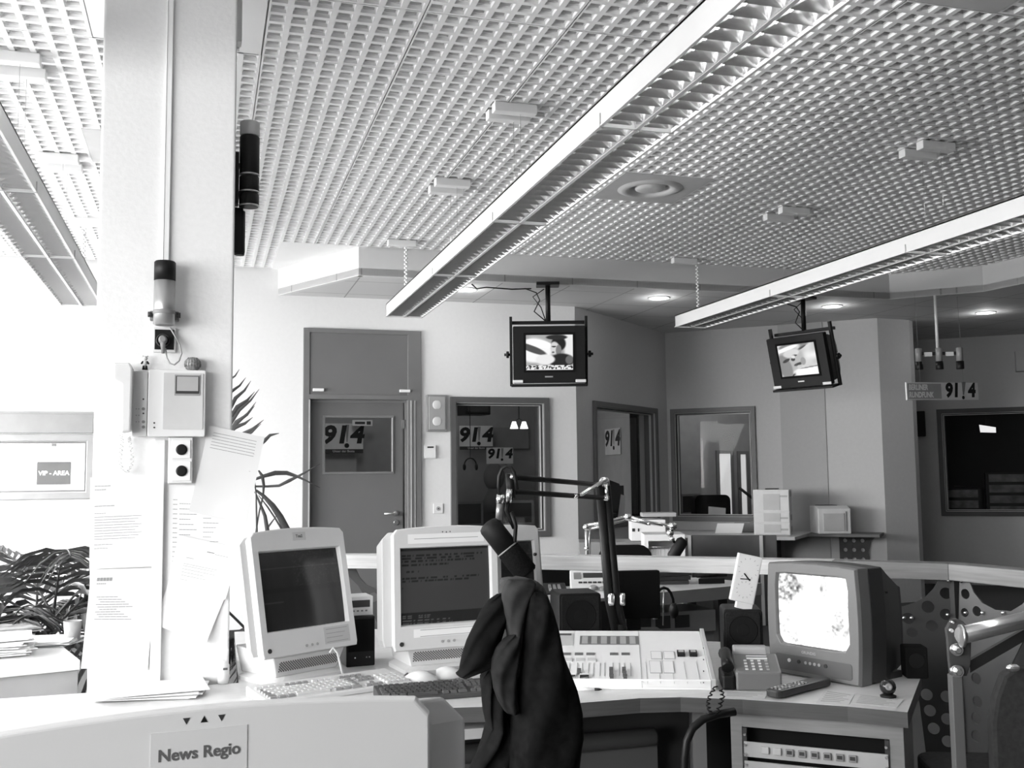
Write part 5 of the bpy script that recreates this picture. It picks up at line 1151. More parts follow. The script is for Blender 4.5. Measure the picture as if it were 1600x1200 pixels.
for k, (u, m_, rr) in enumerate(((-.52, offw_m, .006), (-.30, dark_m, .006), (-.14, grey_m, .005), (-.04, grey_m, .005), (.06, grey_m, .005), (.16, grey_m, .005), (.30, dark_m, .006))):
    mb = MB(); mb.at((w*u, -.002, H*.135), (R(90), 0, 0)); mb.lathe([(rr, 0), (rr, .003)], 12); mb.build('button', m_, t)
text('GRUNDIG', .012, grey_m, t, (-w*.08, -.0015, H*.222), bold=.02)
mb = MB(); mb.box(w*.93, w*1.0, .16, .165, H*.76, H*.775); mb.build('side_slot', black_m, t)
# phone
p = atZ(1165, 1080, DZ); t = thing('desk_phone', 'grey desk telephone between the console and the television', 'telephone', (p.x+.018, p.y-.004, DZ+.0005), R(-24)); M = WM(t)
a = onM(1150, 1060, M, 'y').x; b = onM(1222, 1060, M, 'y').x
ph_m = mat('phone grey', .16, .4); mb = MB(); mb.prism([(a, 0, 0), (a, .15, 0), (a, .15, .085), (a, .12, .09), (a, .0, .055)], (b-a, 0, 0)); mb.build('body', ph_m, t, bevel=.006)
mb = MB(); mb.rbox(a+.004, b-.03, .115, .165, .07, .112, .015, 'x'); mb.build('rear_housing', mat('phone top', .36, .3), t, bevel=.004)
TP = Matrix.Translation((0, 0, .055)) @ Matrix.Rotation(atan2(.035, .12), 4, 'X')
tilt_p = atan2(.035, .12)
for r_ in range(4):
    for k in range(4):
        x = a+(b-a)*(.22+.155*k); mb = MB(); mb.M = TP.copy(); mb.box(x, x+.009, .012+.019*r_, .020+.019*r_, 0, .003); mb.build('key', offw_m if k < 3 else grey_m, t, bevel=.001)
mb = MB(); mb.M = TP.copy(); mb.box(a+(b-a)*.30, a+(b-a)*.76, .085, .108, 0, .0015); mb.build('label_strip', offw_m, t); mb = MB(); mb.M = TP.copy(); mb.box(a+(b-a)*.30, a+(b-a)*.76, .0955, .0975, .0015, .003); mb.build('label_divider', dark_m, t)
mb = MB(); mb.tube([(a-.022, .01, .065), (a-.024, .03, .078), (a-.022, .10, .092), (a-.020, .145, .085)], [.019, .017, .016, .021], 12)
mb.build('handset', black_m, t); mb = MB(); mb.box(a-.042, a-.001, .0, .15, 0, .045); mb.build('cradle', black_m, t, bevel=.008)
q = M.inverted(); P0 = [M @ Vector((a-.035, -.0, .05))]
path = []; pts_ = [(1117, 1072), (1108, 1086), (1104, 1100), (1108, 1112), (1118, 1116), (1124, 1100), (1128, 1086), (1124, 1074)]
W_ = [atY(x, y, 2.66) for x, y in pts_]
for i_, (u_, v_) in enumerate(zip(W_, W_[1:])):
    for k in range(8): th_ = len(path)*1.6; path.append(u_.lerp(v_, k/8)+Vector((.006*cos(th_), -.006+.006*sin(th_), 0)))
mb = MB(); mb.tube(path, .0022, 5); mb.build('coiled_cord', black_m, t, world=True)
# papers and remote
def flat_paper(cor, label, lines=6, z=DZ+.0008):
    P_ = [Vector(zz(x, y)) for x, y in cor]; mb = MB(); mb.mat(mat('printed paper', .60, .6, var=.06, scale=30)); mb.prism([(p.x, p.y, z) for p in P_], (0, 0, .0008))
    mb.mat(inkl_m)
    for k in range(lines):
        v0, v1 = (k+.8)/(lines+1), (k+1.1)/(lines+1); f = lambda u, v: (P_[0]*(1-u)+P_[1]*u)*(1-v)+(P_[3]*(1-u)+P_[2]*u)*v
        mb.add([(*f(.1, v0), z+.0011), (*f(.9-.1*(k % 3), v0), z+.0011), (*f(.9-.1*(k % 3), v1), z+.0011), (*f(.1, v1), z+.0011)], [(0, 1, 2, 3)])
    return tag(mb.build('desk_paper', None), label, 'paper', None)
flat_paper([(1338, 1084), (1412, 1094), (1401, 1106), (1330, 1100)], 'printed sheet at the right end of the curved desk')
flat_paper([(1290, 1078), (1335, 1086), (1327, 1101), (1275, 1099)], 'printed sheet between the remote control and the desk corner')
flat_paper([(1130, 1080), (1200, 1084), (1195, 1092), (1128, 1090)], 'small sheet lying under the front of the desk telephone', 3)
a = Vector(zz(1206, 1092)); b = Vector(zz(1290, 1070)); d_ = b-a
t = thing('remote_control', 'black television remote control lying in front of the desk television', 'remote control', ((a.x+b.x)/2, (a.y+b.y)/2, DZ+.003), atan2(d_.y, d_.x)); L_ = d_.length/2
mb = MB(); mb.rbox(-L_, L_, -.026, .026, 0, .022, .018, 'z', 5); mb.build('case', mat('remote black', .03, .35), t, bevel=.005)
for k in range(9):
    for r_ in range(3):
        if k == 5: continue
        mb = MB(); mb.box(-L_+.02+.017*k, -L_+.028+.017*k, -.017+.013*r_, -.009+.013*r_, .022, .0245); mb.build('button', mid_m if (k+r_) % 3 else grey_m, t)
# small black speaker and round black gadget right of the television
a = atY(1400, 1068, 2.72); p = Vector(zz(1402, 1062)); t = thing('mini_speaker', 'small matt black speaker box behind the right corner of the desk', 'loudspeaker', (p.x+.066, p.y-.012, DZ+.0005), R(-25))
mb = MB(); mb.rbox(-.034, .034, 0, .07, 0, .098, .006); mb.build('cabinet', blackmat_m, t, bevel=.003)
mb = MB(); mb.at((0, -.0005, .055), (R(90), 0, 0)); mb.lathe([(.024, 0), (.023, .001), (.001, .001)], 20, smooth=False); mb.build('cone', black_m, t)
p = Vector(zz(1388, 1090)); t = thing('web_camera', 'round black ball-shaped camera on the right corner of the desk', 'camera', (p.x, p.y, DZ+.0005), R(-30))
mb = MB(); mb.lathe([(.022, 0), (.023, .006), (.012, .010)], 20); mb.build('foot', black_m, t); mb = MB(); mb.ball((0, 0, .030), .023, 20); mb.build('ball', mat('gloss black', .02, .15), t)
mb = MB(); mb.at((0, -.0215, .034), (R(80), 0, 0)); mb.lathe([(.010, 0), (.010, .004), (.005, .004), (.001, .001)], 16); mb.build('lens', mid_m, t)

# ================================================================== microphone on its boom arm
t = thing('boom_microphone', 'black broadcast microphone hanging from a folding boom arm', 'microphone', (atY(966, 985, 3.5).x, 3.5, DZ))
base = atY(968, 1000, 3.45); base.z = DZ; elb = atY(942, 758, 3.40); j1 = atY(957, 935, 3.44)
def strut(mb, a, b, r): mb.tube([a, b], r, 8)
mb = MB(); mb.at((base.x, base.y, DZ)); mb.lathe([(.05, .0005), (.05, .02), (.02, .026), (.02, .12)], 24); mb.build('desk_clamp', black_m, t, world=True)
off = Vector((.018, 0, 0)); blk = mat('boom black', .006, .5, spec=.25)
mb = MB()
for s in (-1, 1):
    mb.tube([base+Vector((s*.014, 0, .10)), j1+off*s*.75, elb+off*s*.6], .0165, 10)
mb.build('lower_arm', blk, t, world=True)
mb = MB()
for x in (955, 972): q = atY(x, 936, 3.42); mb.at(q, (0, 0, 0)); mb.lathe([(.010, -.022), (.012, -.012), (.012, .012), (.010, .02)], 12)
mb.at(); mb.build('clamp', chrome_m, t, world=True)
e2 = elb+Vector((.006, 0, -.045)); jm1, jm2 = atD(797, 745, 2.98), atD(797, 768, 2.98)
mb = MB(); mb.tube([elb+Vector((-.0, 0, .0)), jm1], .0085, 10); mb.tube([e2, jm2], .0085, 10); mb.build('upper_arm', blk, t, world=True)
mb = MB(); q1 = elb.lerp(jm1, .36)+Vector((0, 0, -.05)); 
for o_ in (.0, .018): mb.tube([elb+Vector((0, -.02-o_, .02)), elb.lerp(jm1, .32)+Vector((0, -.02-o_, -.040))], .0045, 8)
mb.build('spring', chrome_m, t, world=True)
mb = MB(); mb.ball(elb+Vector((0, -.015, .01)), .020, 12); mb.ball(e2+Vector((0, -.01, 0)), .014, 10); mb.ball(elb.lerp(jm1, .36)+Vector((0, -.02, -.045)), .009, 10); mb.tube([elb+Vector((0, -.03, .0)), elb+Vector((.004, -.03, -.05))], .006, 8); mb.build('elbow_joint', chrome_m, t, world=True)
mb = MB(); mb.tube([atD(797, 740, 2.98), atD(799, 778, 2.98)], .013, 10); mb.tube([jm2, atD(795, 780, 2.98)], .012, 10); mb.build('head_joint', blk, t, world=True)
mb = MB(); mb.tube([atD(796, 764, 2.965), atD(795, 785, 2.965)], .0085, 12); mb.tube([atD(802, 742, 2.96), atD(800, 748, 2.96)], .008, 8); mb.build('swivel', chrome_m, t, world=True)
mb = MB(); mb.tube([atD(794, 784, 2.97), atD(792, 797, 2.97), atD(797, 812, 2.965), atD(803, 826, 2.965)], [.008, .007, .006, .005], 8); mb.tube([atD(799, 800, 2.93), atD(806, 822, 2.93), atD(804, 850, 2.93), atD(799, 862, 2.93)], .006, 8); mb.build('mic_yoke', blk, t, world=True)
mb = MB(); mb.tube([atD(782, 773, 2.95), atD(781, 786, 2.95)], .0115, 12); mb.build('cable_plug', chrome_m, t, world=True)
mb = MB(); mb.tube([atD(781, 786, 2.95), atD(779, 812, 2.95)], .0095, 12); mb.build('plug_body', mat('plug silver', .35, .35, metal=.7), t, world=True)
mb = MB(); mb.tube([atD(x, y, 2.955) for x, y in ((781, 774), (779, 758), (780, 744), (784, 733), (791, 728), (798, 730), (803, 738), (806, 752), (808, 765))], .0055, 8); mb.build('cable', black_m, t, world=True)
m0, m1_ = atD(766, 823, 2.95), atD(822, 895, 2.93); ax = (m1_-m0)
mb = MB(); k_ = [(-.10, .004), (-.085, .020), (-.05, .030), (.0, .0335), (.48, .0335)]
mb.tube([m0+ax*q for q, r_ in k_], [r_ for q, r_ in k_], 24); mb.build('mic_body', mat('microphone black', .010, .6, spec=.25), t, world=True)
mb = MB(); mb.tube([m0+ax*.50, m0+ax*.53, m0+ax*1.0, m0+ax*1.04], [.033, .0345, .0345, .028], 24); mb.build('mic_grille', mat('microphone foam', .006, .9, spec=.1, var=.4, scale=220, bump=.5), t, world=True)
mb = MB(); mb.tube([m0+ax*.475, m0+ax*.50], .0352, 24, cap=True); mb.build('mic_ring', mid_m, t, world=True)
mb = MB(); q = atD(836, 866, 2.90); mb.ball(q, .006, 8); mb.build('screw', black_m, t, world=True)

# ================================================================== jacket on a chair in the foreground
cy = 2.08
t = thing('office_chair', 'dark office chair hidden under the black jacket', 'chair', (atY(838, 1000, cy+.02).x+.133, cy+.02-.044, 0), R(71.6)); 
mb = MB(); mb.loft([[(x, .16+.012*cos(z*5), z) if s else (x, .12+.012*cos(z*5), z) for x, z, s in ((-.055, zz_, 0), (.055, zz_, 0), (.055, zz_, 1), (-.055, zz_, 1))] for zz_ in (.62, .75, .9, .97, 1.01)], smooth=False); mb.build('backrest', blackmat_m, t, bevel=.02)
mb = MB(); mb.rbox(-.23, .23, -.26, .18, .44, .51, .07, 'z'); mb.build('seat', blackmat_m, t, bevel=.015)
mb = MB(); mb.tube([(0, .0, .08), (0, .0, .44)], .028, 14); mb.tube([(0, .05, .44), (0, .17, .46), (0, .185, .60), (0, .17, .72)], .02, 10); mb.build('column', dark_m, t)
for k in range(5):
    a_ = k*2*pi/5; mb = MB(); mb.tube([(0, 0, .10), (.28*cos(a_), .28*sin(a_), .065)], [.025, .015]); l = mb.build('leg', dark_m, t)
    mb = MB(); mb.at((.28*cos(a_), .28*sin(a_), .028), (R(90), 0, a_)); mb.lathe([(.027, -.02), (.028, 0), (.027, .02)], 14); mb.build('castor', black_m, l)
def jk(x, y, Y=cy): return atY(x, y, Y)
t = thing('jacket', 'black jacket draped over a chair in the foreground', 'jacket', (jk(830, 1000).x, cy, .55))
def cloth(name, rows, yc, dep, m, fold=.010, nf=7, seed=1, shear=0.0, n=44):
    """closed draped form from rows (photo y, left x, right x); dep = half depth"""
    L = []
    for k, (y, xl, xr) in enumerate(rows):
        a = jk(xl, y, yc); b = jk(xr, y, yc); cx = (a.x+b.x)/2; hw = (b.x-a.x)/2; z = (a.z+b.z)/2; f = min(1, k/3+.12); lp = []
        for i in range(n):
            an_ = i*2*pi/n; ca, sa = cos(an_), sin(an_); w_ = 1+fold*nf*.10*sin(nf*an_+seed+k*.22)*f
            lp.append((cx+hw*(abs(ca)**.8)*(1 if ca > 0 else -1), yc+dep*min(1, .45+k*.12)*(abs(sa)**.8)*(1 if sa > 0 else -1)*w_+fold*sin(5*an_+k*.5+seed), z))
        L.append(lp)
    mb = MB(); mb.loft(L); return mb.build(name, m, t, world=True)
def dens(rows, n=3):
    o = []
    for a, b in zip(rows, rows[1:]):
        for k in range(n): q = k/n; o.append(tuple(a[i]*(1-q)+b[i]*q for i in range(3)))
    return o+[rows[-1]]
main = dens([(903, 800, 822), (907, 790, 834), (915, 787, 842), (935, 789, 848), (960, 786, 855), (985, 783, 862), (1010, 780, 869), (1040, 776, 878), (1075, 774, 892), (1110, 772, 901), (1150, 772, 905), (1200, 770, 897), (1300, 772, 880), (1380, 778, 872)])
cloth('jacket_body', main, cy+.03, .09, lining_m, seed=2)
front_ = dens([(922, 826, 840), (930, 820, 848), (960, 815, 856), (985, 812, 863), (1010, 810, 870), (1040, 807, 880), (1075, 803, 893), (1110, 800, 902), (1150, 797, 906), (1200, 793, 898), (1300, 796, 882), (1380, 800, 872)])
cloth('front_panel', front_, cy-.05, .085, cloth_m, fold=.006, nf=5, seed=4)
flap = dens([(928, 778, 800), (938, 765, 801), (955, 752, 797), (975, 742, 790), (1000, 731, 781), (1025, 723, 776), (1040, 719, 772), (1048, 718, 752), (1056, 716, 724)])
cloth('sleeve', flap, cy-.03, .035, cloth_m, fold=.004, nf=3, seed=6)
lap = dens([(990, 800, 812), (1000, 786, 812), (1012, 777, 811), (1030, 770, 809), (1050, 768, 807), (1075, 772, 806), (1095, 780, 806), (1112, 790, 808)])
cloth('lapel', lap, cy-.075, .03, mat('cloth fold', .016, .9, var=.4, scale=30, spec=.05), fold=.003, nf=4, seed=3)
low = dens([(1048, 760, 775), (1060, 754, 780), (1080, 755, 782), (1110, 759, 785), (1135, 765, 790), (1160, 756, 798), (1185, 742, 800), (1215, 732, 800), (1300, 735, 800)])
cloth('lower_hem', low, cy+.0, .05, cloth_m, fold=.010, nf=5, seed=8)
col_ = dens([(905, 794, 830), (912, 789, 836), (925, 785, 832), (940, 785, 826), (958, 788, 821), (980, 792, 816), (1005, 797, 812), (1025, 801, 808)])
cloth('collar', col_, cy-.06, .030, mat('lit collar tone', .028, .9, var=.2, scale=30, spec=.1), fold=.002, nf=3, seed=5)  # collar lighter than the cloth: light from the left painted in

# ================================================================== second workstation beyond the rail
t = thing('far_desk', 'pale desk beyond the wooden rail with a telephone and control unit', 'desk', (2.4, 5.4, 0))
pts = [zz(836, 948), zz(955, 934), zz(1027, 926), zz(1131, 917), (3.2, 5.50), (3.0, 5.95), (1.9, 5.95), (1.45, 5.5)]
mb = MB(); mb.mat(mat('far desk top', .58, .4)); n = len(pts); mb.add([(x, y, DZ) for x, y in pts], [tuple(range(n))]); mb.mat(mat('far desk edge', .26, .5)); mb.add([(x, y, DZ-.07) for x, y in pts]+[(x, y, DZ) for x, y in pts], [tuple(reversed(range(n)))]+[(i, (i+1) % n, (i+1) % n+n, i+n) for i in range(n)]); mb.build('desktop', None, t, world=True)
for x, y in ((1.75, 5.3), (2.95, 5.55), (2.9, 5.85), (1.95, 5.85)): mb = MB(); mb.box(x-.03, x+.03, y-.03, y+.03, .001, DZ-.07); mb.build('leg', dark_m, t, world=True)
a = atY(1010, 965, 5.35); mb = MB(); mb.box(2.15, 2.85, 5.42, 5.75, .50, .62); mb.build('under_shelf_unit', mat('unit grey', .25, .5), t, world=True, bevel=.004)
mb = MB(); 
for k in range(3): mb.box(2.35+.12*k, 2.44+.12*k, 5.414, 5.42, .53, .60)
mb.build('unit_panel', dark_m, t, world=True)
def base(px, py, z=DZ): p = atZ(px, py, z); return p
p = base(922, 935); t = thing('control_unit', 'pale sloping control unit with a dark display on the far desk', 'control unit', (p.x-.02, p.y-.02, DZ+.0005), R(-18)); M = WM(t)
x0 = onM(893, 930, M, 'y').x; x1 = onM(957, 930, M, 'y').x
mb = MB(); mb.prism([(x0, 0, 0), (x0, .24, 0), (x0, .24, .13), (x0, .02, .02)], (x1-x0, 0, 0)); mb.build('body', offw_m, t, bevel=.004)
T_ = Matrix.Translation((0, .02, .02)) @ Matrix.Rotation(atan2(.11, .22), 4, 'X')
mb = MB(); mb.M = T_.copy(); mb.box(x0+(x1-x0)*.33, x0+(x1-x0)*.82, .165, .21, 0, .003); mb.build('display', dark_m, t)
mb = MB(); mb.M = T_.copy(); mb.box(x0+.02, x0+.06, .15, .215, 0, .003); mb.build('keypad', mid_m, t)
for k in range(6): mb = MB(); mb.M = T_.copy(); x = x0+(x1-x0)*(.2+.12*k); mb.box(x, x+.02, .11, .122, 0, .004); mb.build('button', dark_m, t)
mb = MB(); mb.M = T_.copy(); mb.ball((x0+.12, .05, .01), .022, 10, (1.2, 1, .6)); mb.ball((x0+.17, .045, .008), .018, 10, (1.2, 1, .6)); mb.build('knob', mat('knob mid', .3, .4), t)
p = base(860, 933); t = thing('far_phone', 'black telephone with handset on the far desk', 'telephone', (p.x-.01, p.y-.02, DZ+.0005), R(-14))
mb = MB(); mb.prism([(-.10, 0, 0), (-.10, .18, 0), (-.10, .18, .06), (-.10, 0, .02)], (.20, 0, 0)); mb.build('body', black_m, t, bevel=.005)
mb = MB(); mb.tube([(-.06, .02, .05), (-.065, .05, .065), (-.065, .12, .085), (-.06, .155, .075)], [.02, .015, .015, .02]); mb.build('handset', mat('gloss dark', .04, .25), t)
for r_ in range(3):
    for k in range(3): mb = MB(); mb.box(.0+.025*k, .014+.025*k, .03+.03*r_, .045+.03*r_, .03, .047+.006*r_); mb.build('key', grey_m, t)
p = base(862, 921); mb = MB(); mb.box(p.x-.03, p.x+.17, p.y+.12, p.y+.16, DZ+.0005, DZ+.16); tag(mb.build('dark_box', blackmat_m, bevel=.003), 'square black box standing behind the far telephone', 'box')
t = thing('far_keyboard', 'white keyboard partly hidden by the jacket on the far desk', 'keyboard', (*zz(862, 941), DZ+.0005), R(8)); mb = MB(); mb.prism([(-.2, -.07, 0), (-.2, .07, 0), (-.2, .07, .025), (-.2, -.07, .012)], (.36, 0, 0)); mb.build('case', white_m, t, bevel=.002)
mb = MB()
for r_ in range(5):
    for k in range(17): mb.box(-.19+.0205*k, -.173+.0205*k, -.06+.024*r_, -.042+.024*r_, .013+.0022*r_, .022+.0022*r_)
mb.build('keys', mat('key pale', .62, .5), t)
p = base(940, 931); t = thing('far_mouse', 'white mouse on the far desk beside the microphone arm', 'mouse', (p.x+.05, p.y-.20, DZ+.0005), R(200)); mb = MB(); mb.ball((0, 0, .012), .045, 16, (1.2, .75, .55)); mb.v = [Vector((v.x, v.y, max(0, v.z))) for v in mb.v]; mb.build('shell', white_m, t)
p = base(1040, 911); mb = MB()
for k in range(3): mb.at((p.x, p.y, DZ+.001+.024*k), (0, 0, R(10*k-20))); mb.box(-.13, .13, -.09, .09, 0, .022)
mb.at(); tag(mb.build('folder_stack', mat('dark folders', .04, .5)), 'small stack of dark folders on the far desk', 'folders')
p = base(1108, 911); mb = MB(); mb.at((p.x, p.y, DZ+.001), (0, 0, R(-10))); mb.prism([(-.08, -.05, 0), (.08, -.05, 0), (.05, .06, 0), (-.03, .04, 0)], (0, 0, .03)); mb.at((p.x+.02, p.y, DZ+.031)); mb.tube([(-.1, 0, .015), (.1, .01, .012)], .012, 8); tag(mb.build('stapler', black_m), 'small black stapler near the right end of the far desk', 'stapler')
# black chair beyond the rail
p = atD(978, 880, 7.3); t = thing('far_chair', 'black office chair whose rounded backrest shows over the rail', 'chair', (p.x, p.y, 0), R(-15)); z1_ = atD(978, 852, 7.3).z
mb = MB(); mb.rbox(-.19, .19, 0, .06, .58, z1_, .09); mb.build('backrest', blackmat_m, t, bevel=.01)
mb = MB(); mb.rbox(-.23, .23, .04, .46, .44, .50, .06, 'z'); mb.build('seat', blackmat_m, t, bevel=.01); mb = MB(); mb.tube([(0, .25, .06), (0, .25, .44)], .03); mb.box(-.02, .02, .02, .3, .42, .45); mb.box(-.02, .02, .0, .03, .42, .60); mb.build('column', dark_m, t)
for k in range(5): a_ = k*2*pi/5; mb = MB(); mb.tube([(0, .25, .09), (.28*cos(a_), .25+.28*sin(a_), .03)], .022); mb.build('leg', dark_m, t)
# chrome articulated arm with its own microphone
t = thing('far_boom_arm', 'thin chrome articulated arm with a small black microphone beyond the rail', 'microphone', (atD(918, 868, 5.9).x, atD(918, 868, 5.9).y, DZ)); D_ = 5.9
Q = lambda x, y, d=D_: atD(x, y, d)
b0 = Q(918, 868); b0b = Vector((b0.x, b0.y, DZ+.001)); 
mb = MB(); mb.tube([b0b, Q(917, 858), Q(916, 824)], .010, 8); mb.tube([Q(921, 868), Q(921, 826)], .008, 8); mb.at(b0b); mb.lathe([(.05, 0), (.05, .02), (.02, .03)], 16); mb.at(); mb.build('upright', steel_m, t, world=True)
mb = MB(); mb.tube([Q(916, 821), Q(944, 817), Q(981, 807)], .010, 8); mb.tube([Q(918, 827), Q(944, 822), Q(981, 811)], .008, 8); mb.build('first_arm', chrome_m, t, world=True)
mb = MB(); mb.tube([Q(981, 807), Q(1016, 817), Q(1050, 822)], .010, 8); mb.tube([Q(983, 812), Q(1014, 819)], .008, 8); mb.build('second_arm', chrome_m, t, world=True)
mb = MB(); [mb.ball(Q(x, y), r_, 10) for x, y, r_ in ((916, 824, .022), (917, 857, .016), (981, 808, .024), (1014, 818, .013), (1051, 822, .026), (1047, 833, .022), (1050, 842, .016))]; mb.build('joint', chrome_m, t, world=True)
mb = MB(); mb.tube([Q(1051, 824), Q(1048, 836), Q(1054, 848)], .008, 8); mb.build('cable', black_m, t, world=True)
mb = MB(); mb.tube([Q(1069, 842), Q(1066, 846), Q(1051, 870), Q(1050, 874)], [.020, .034, .034, .025], 16); mb.build('far_mic', mat('microphone black', .010, .6, spec=.25), t, world=True)
# white equipment, frame with basket
def wbox(name, x0, y0, x1, y1, D, dep, m, label, cat, rz=R(-20), zb=None, bevel=.006):
    a = atD(x0, y1, D); b = atD(x1, y0, D); c_ = (a+b)/2; w_ = (Vector((b.x, b.y))-Vector((a.x, a.y))).length; t = thing(name, label, cat, (c_.x, c_.y, a.z if zb is None else zb), rz)
    mb = MB(); mb.box(-w_/2, w_/2, 0, dep, 0, b.z-(a.z if zb is None else zb)); mb.build('case', m, t, bevel=bevel); return t, w_, b.z-(a.z if zb is None else zb)
t, w_, h_ = wbox('low_cabinet', 905, 846, 1062, 900, 8.9, .45, mat('cabinet grey', .22, .6), 'grey low cabinet beyond the rail, under the white machine', 'cabinet', zb=0.001)
t, w_, h_ = wbox('white_machine', 986, 812, 1040, 845.5, 8.95, .35, white_m, 'white office machine beside the chrome articulated arm', 'printer'); 
mb = MB(); mb.box(-w_*.46, -w_*.38, -.004, 0, h_*.45, h_*.6); mb.box(-w_*.3, -w_*.26, -.004, 0, h_*.45, h_*.6); mb.build('button', dark_m, t)
t, w_, h_ = wbox('grey_lid_unit', 1003, 801, 1057, 808, 9.02, .22, mat('lid grey', .40, .5), 'flat grey unit on top of the white office machine', 'scanner')
t, w_, h_ = wbox('wire_basket_frame', 1008, 835, 1070, 892, 8.15, .35, white_m, 'white open frame holding a bright wire basket beyond the rail', 'shelf', zb=.001)
fr2 = [o_ for o_ in COL.objects if o_.parent == t][0]; bpy.data.objects.remove(fr2)
mb = MB(); mb.box(-w_/2, w_/2, 0, .4, h_-.05, h_); mb.box(w_/2-.03, w_/2, 0, .4, 0, h_-.05); mb.box(-w_/2, -w_/2+.03, 0, .4, 0, h_-.05); mb.box(-w_/2+.03, w_/2-.03, .37, .4, 0, h_-.05); mb.box(-w_/2+.03, w_/2-.03, .0, .4, h_-.34, h_-.31); mb.build('frame', white_m, t)
mb = MB(); 
for k in range(9): x = -w_/2+.04+k*(w_-.08)/8; mb.tube([(x, .02, h_-.30), (x, .02, h_-.10)], .003, 5)
for k in range(3): mb.tube([(-w_/2+.04, .02, h_-.30+.1*k), (w_/2-.04, .02, h_-.30+.1*k)], .003, 5)
mb.build('basket', steel_m, t); mb = MB(); mb.box(-w_/2+.05, w_/2-.06, .05, .34, h_-.305, h_-.12); mb.build('paper_bundle', paper_m, t)
t, w_, h_ = wbox('grey_partition', 1082, 836, 1212, 905, 9.6, .05, mat('partition grey', .13, .8), 'dark grey partition below the left part of the wall shelf', 'partition', rz=R(-30), zb=.001)
mb = MB(); mb.box(-w_/2-.03, -w_/2, -.01, .06, 0, h_); mb.build('edge_post', offw_m, t)
mb = MB(); mb.box(w_*.30, w_*.34, -.03, .0, 0, h_); mb.build('edge_post', offw_m, t)
# headphones hanging by the black flat screen
p = atD(1038, 948, 4.9); t = thing('far_headphones', 'dark headphones hanging under the edge of the far desk', 'headphones', p)
mb = MB(); mb.tube([(.05*cos(a_*pi/8), 0, .09*sin(a_*pi/8)) for a_ in range(9)], .007); mb.build('headband', black_m, t)
for s in (-1, 1): mb = MB(); mb.ball((s*.05, 0, -.02), .034, 12, (.6, 1, 1.2)); mb.build('earcup', mid_m if s < 0 else black_m, t)
mb = MB(); mb.tube([(0, 0, .09), (0, .02, DZ-.07-p.z)], .003, 6); mb.build('hook', steel_m, t)

# ================================================================== wall shelf with machines
A3, rz3 = wframe(C2, C3); t = thing('wall_shelf', 'two-level corner shelf on brackets below the angled window', 'shelf', (A3.x, A3.y, 0), rz3); M = WM(t)
f0 = M.inverted() @ atZ(1108, 838, .76); f1 = M.inverted() @ atZ(1242, 839, .76); g1 = M.inverted() @ atZ(1381, 833, .76); print('shelf', f0, f1, g1)
SH = t
mb = MB(); yb = -.013
mb.prism([(f0.x, f0.y, .725), (f1.x, f1.y, .725), (f1.x+.02, yb, .725), (.02, yb, .725), (.0, f0.y*.5, .725)], (0, 0, .033)); mb.build('pale_shelf', mat('pale shelf', .60, .5), t, bevel=.003)
mb = MB(); mb.prism([(f1.x-.25, -.50, .7255), (2.34, -.36, .7255), (2.37, yb, .7255), (f1.x+.021, yb, .7255), (f1.x+.021, -.5, .7255)][0:1]+[(2.37, -.42, .7255), (2.37, yb, .7255), (f1.x+.022, yb, .7255), (f1.x+.022, -.62, .7255)], (0, 0, .032)) if False else mb.box(f1.x+.023, 2.37, -.46, yb, .7255, .7575); mb.build('dark_shelf', mat('dark shelf', .10, .5), t, bevel=.003)
mb = MB(); x_ = M.inverted() @ atP(1214, 850, (M @ Vector((0, -.3, 0)))[:2], (M @ Vector((1, -.3, 0)))[:2]); mb.prism([(x_.x-.06, -.5, .72), (x_.x-.06, yb, .72), (x_.x-.06, yb, .25), (x_.x-.06, -.10, .35)], (.05, 0, 0)); mb.build('bracket', dark_m, t)
x_ = M.inverted() @ atP(1307, 850, (M @ Vector((0, -.25, 0)))[:2], (M @ Vector((1, -.25, 0)))[:2])
k_ = plate([(0, 0), (.40, 0), (.33, -.06), (.30, -.18), (.32, -.45), (0, -.45)], [(.06+.09*i, -.06-.1*j+.0, .022) for i in range(3) for j in range(4) if .06+.09*i < .30], .02, perf_m, t, 'perforated_bracket', M @ Matrix.Translation((x_.x, yb-.002, .724)) @ Matrix.Rotation(R(90), 4, 'X') @ Matrix.Rotation(R(0), 4, 'Y'))
# second bracket under the pale part
p = atZ(1216, 836, .76); t = thing('tray_printer', 'tall white printer with three stacked paper trays on the wall shelf', 'printer', (p.x, p.y, .7595), R(-36)); M = WM(t)
x0 = onM(1178, 820, M, 'y').x; x1 = onM(1235, 820, M, 'y').x; Hh = onM(1206, 765, M, 'y').z; mach_m = mat('machine white', .64, .45)
mb = MB(); mb.box(x0, x1, 0, .30, 0, Hh); mb.build('body', mach_m, t, bevel=.006)
mb = MB(); mb.box(x0+.12, x1-.12, .05, .22, Hh, Hh+.012); mb.build('top_slot', dark_m, t, bevel=.004)
for f0_, f1_ in ((.02, .25), (.27, .50), (.52, .98)):
    mb = MB(); mb.box(x0+.006, x1-.006, -.008, 0, Hh*f0_, Hh*f1_); d_ = mb.build('drawer', mat('machine drawer', .60, .45), t, bevel=.003)
    mb = MB(); mb.box(x0+(x1-x0)*.28, x0+(x1-x0)*.74, -.012, -.008, Hh*f0_+.015, Hh*f0_+(.10 if f1_ < .9 else .18)); mb.build('handle', mat('recess grey', .45, .5), d_, bevel=.002)
    mb = MB(); mb.box(x1-.10, x1-.02, -.0095, -.008, Hh*f1_-.07, Hh*f1_-.05); mb.build('label', grey_m, d_)
mb = MB(); 
for q in (.12, .38, .9): mb.box(x1, x1+.004, .08, .22, Hh*(q-.06), Hh*(q+.06))
mb.build('side_grip', mat('side grip', .30, .5), t)
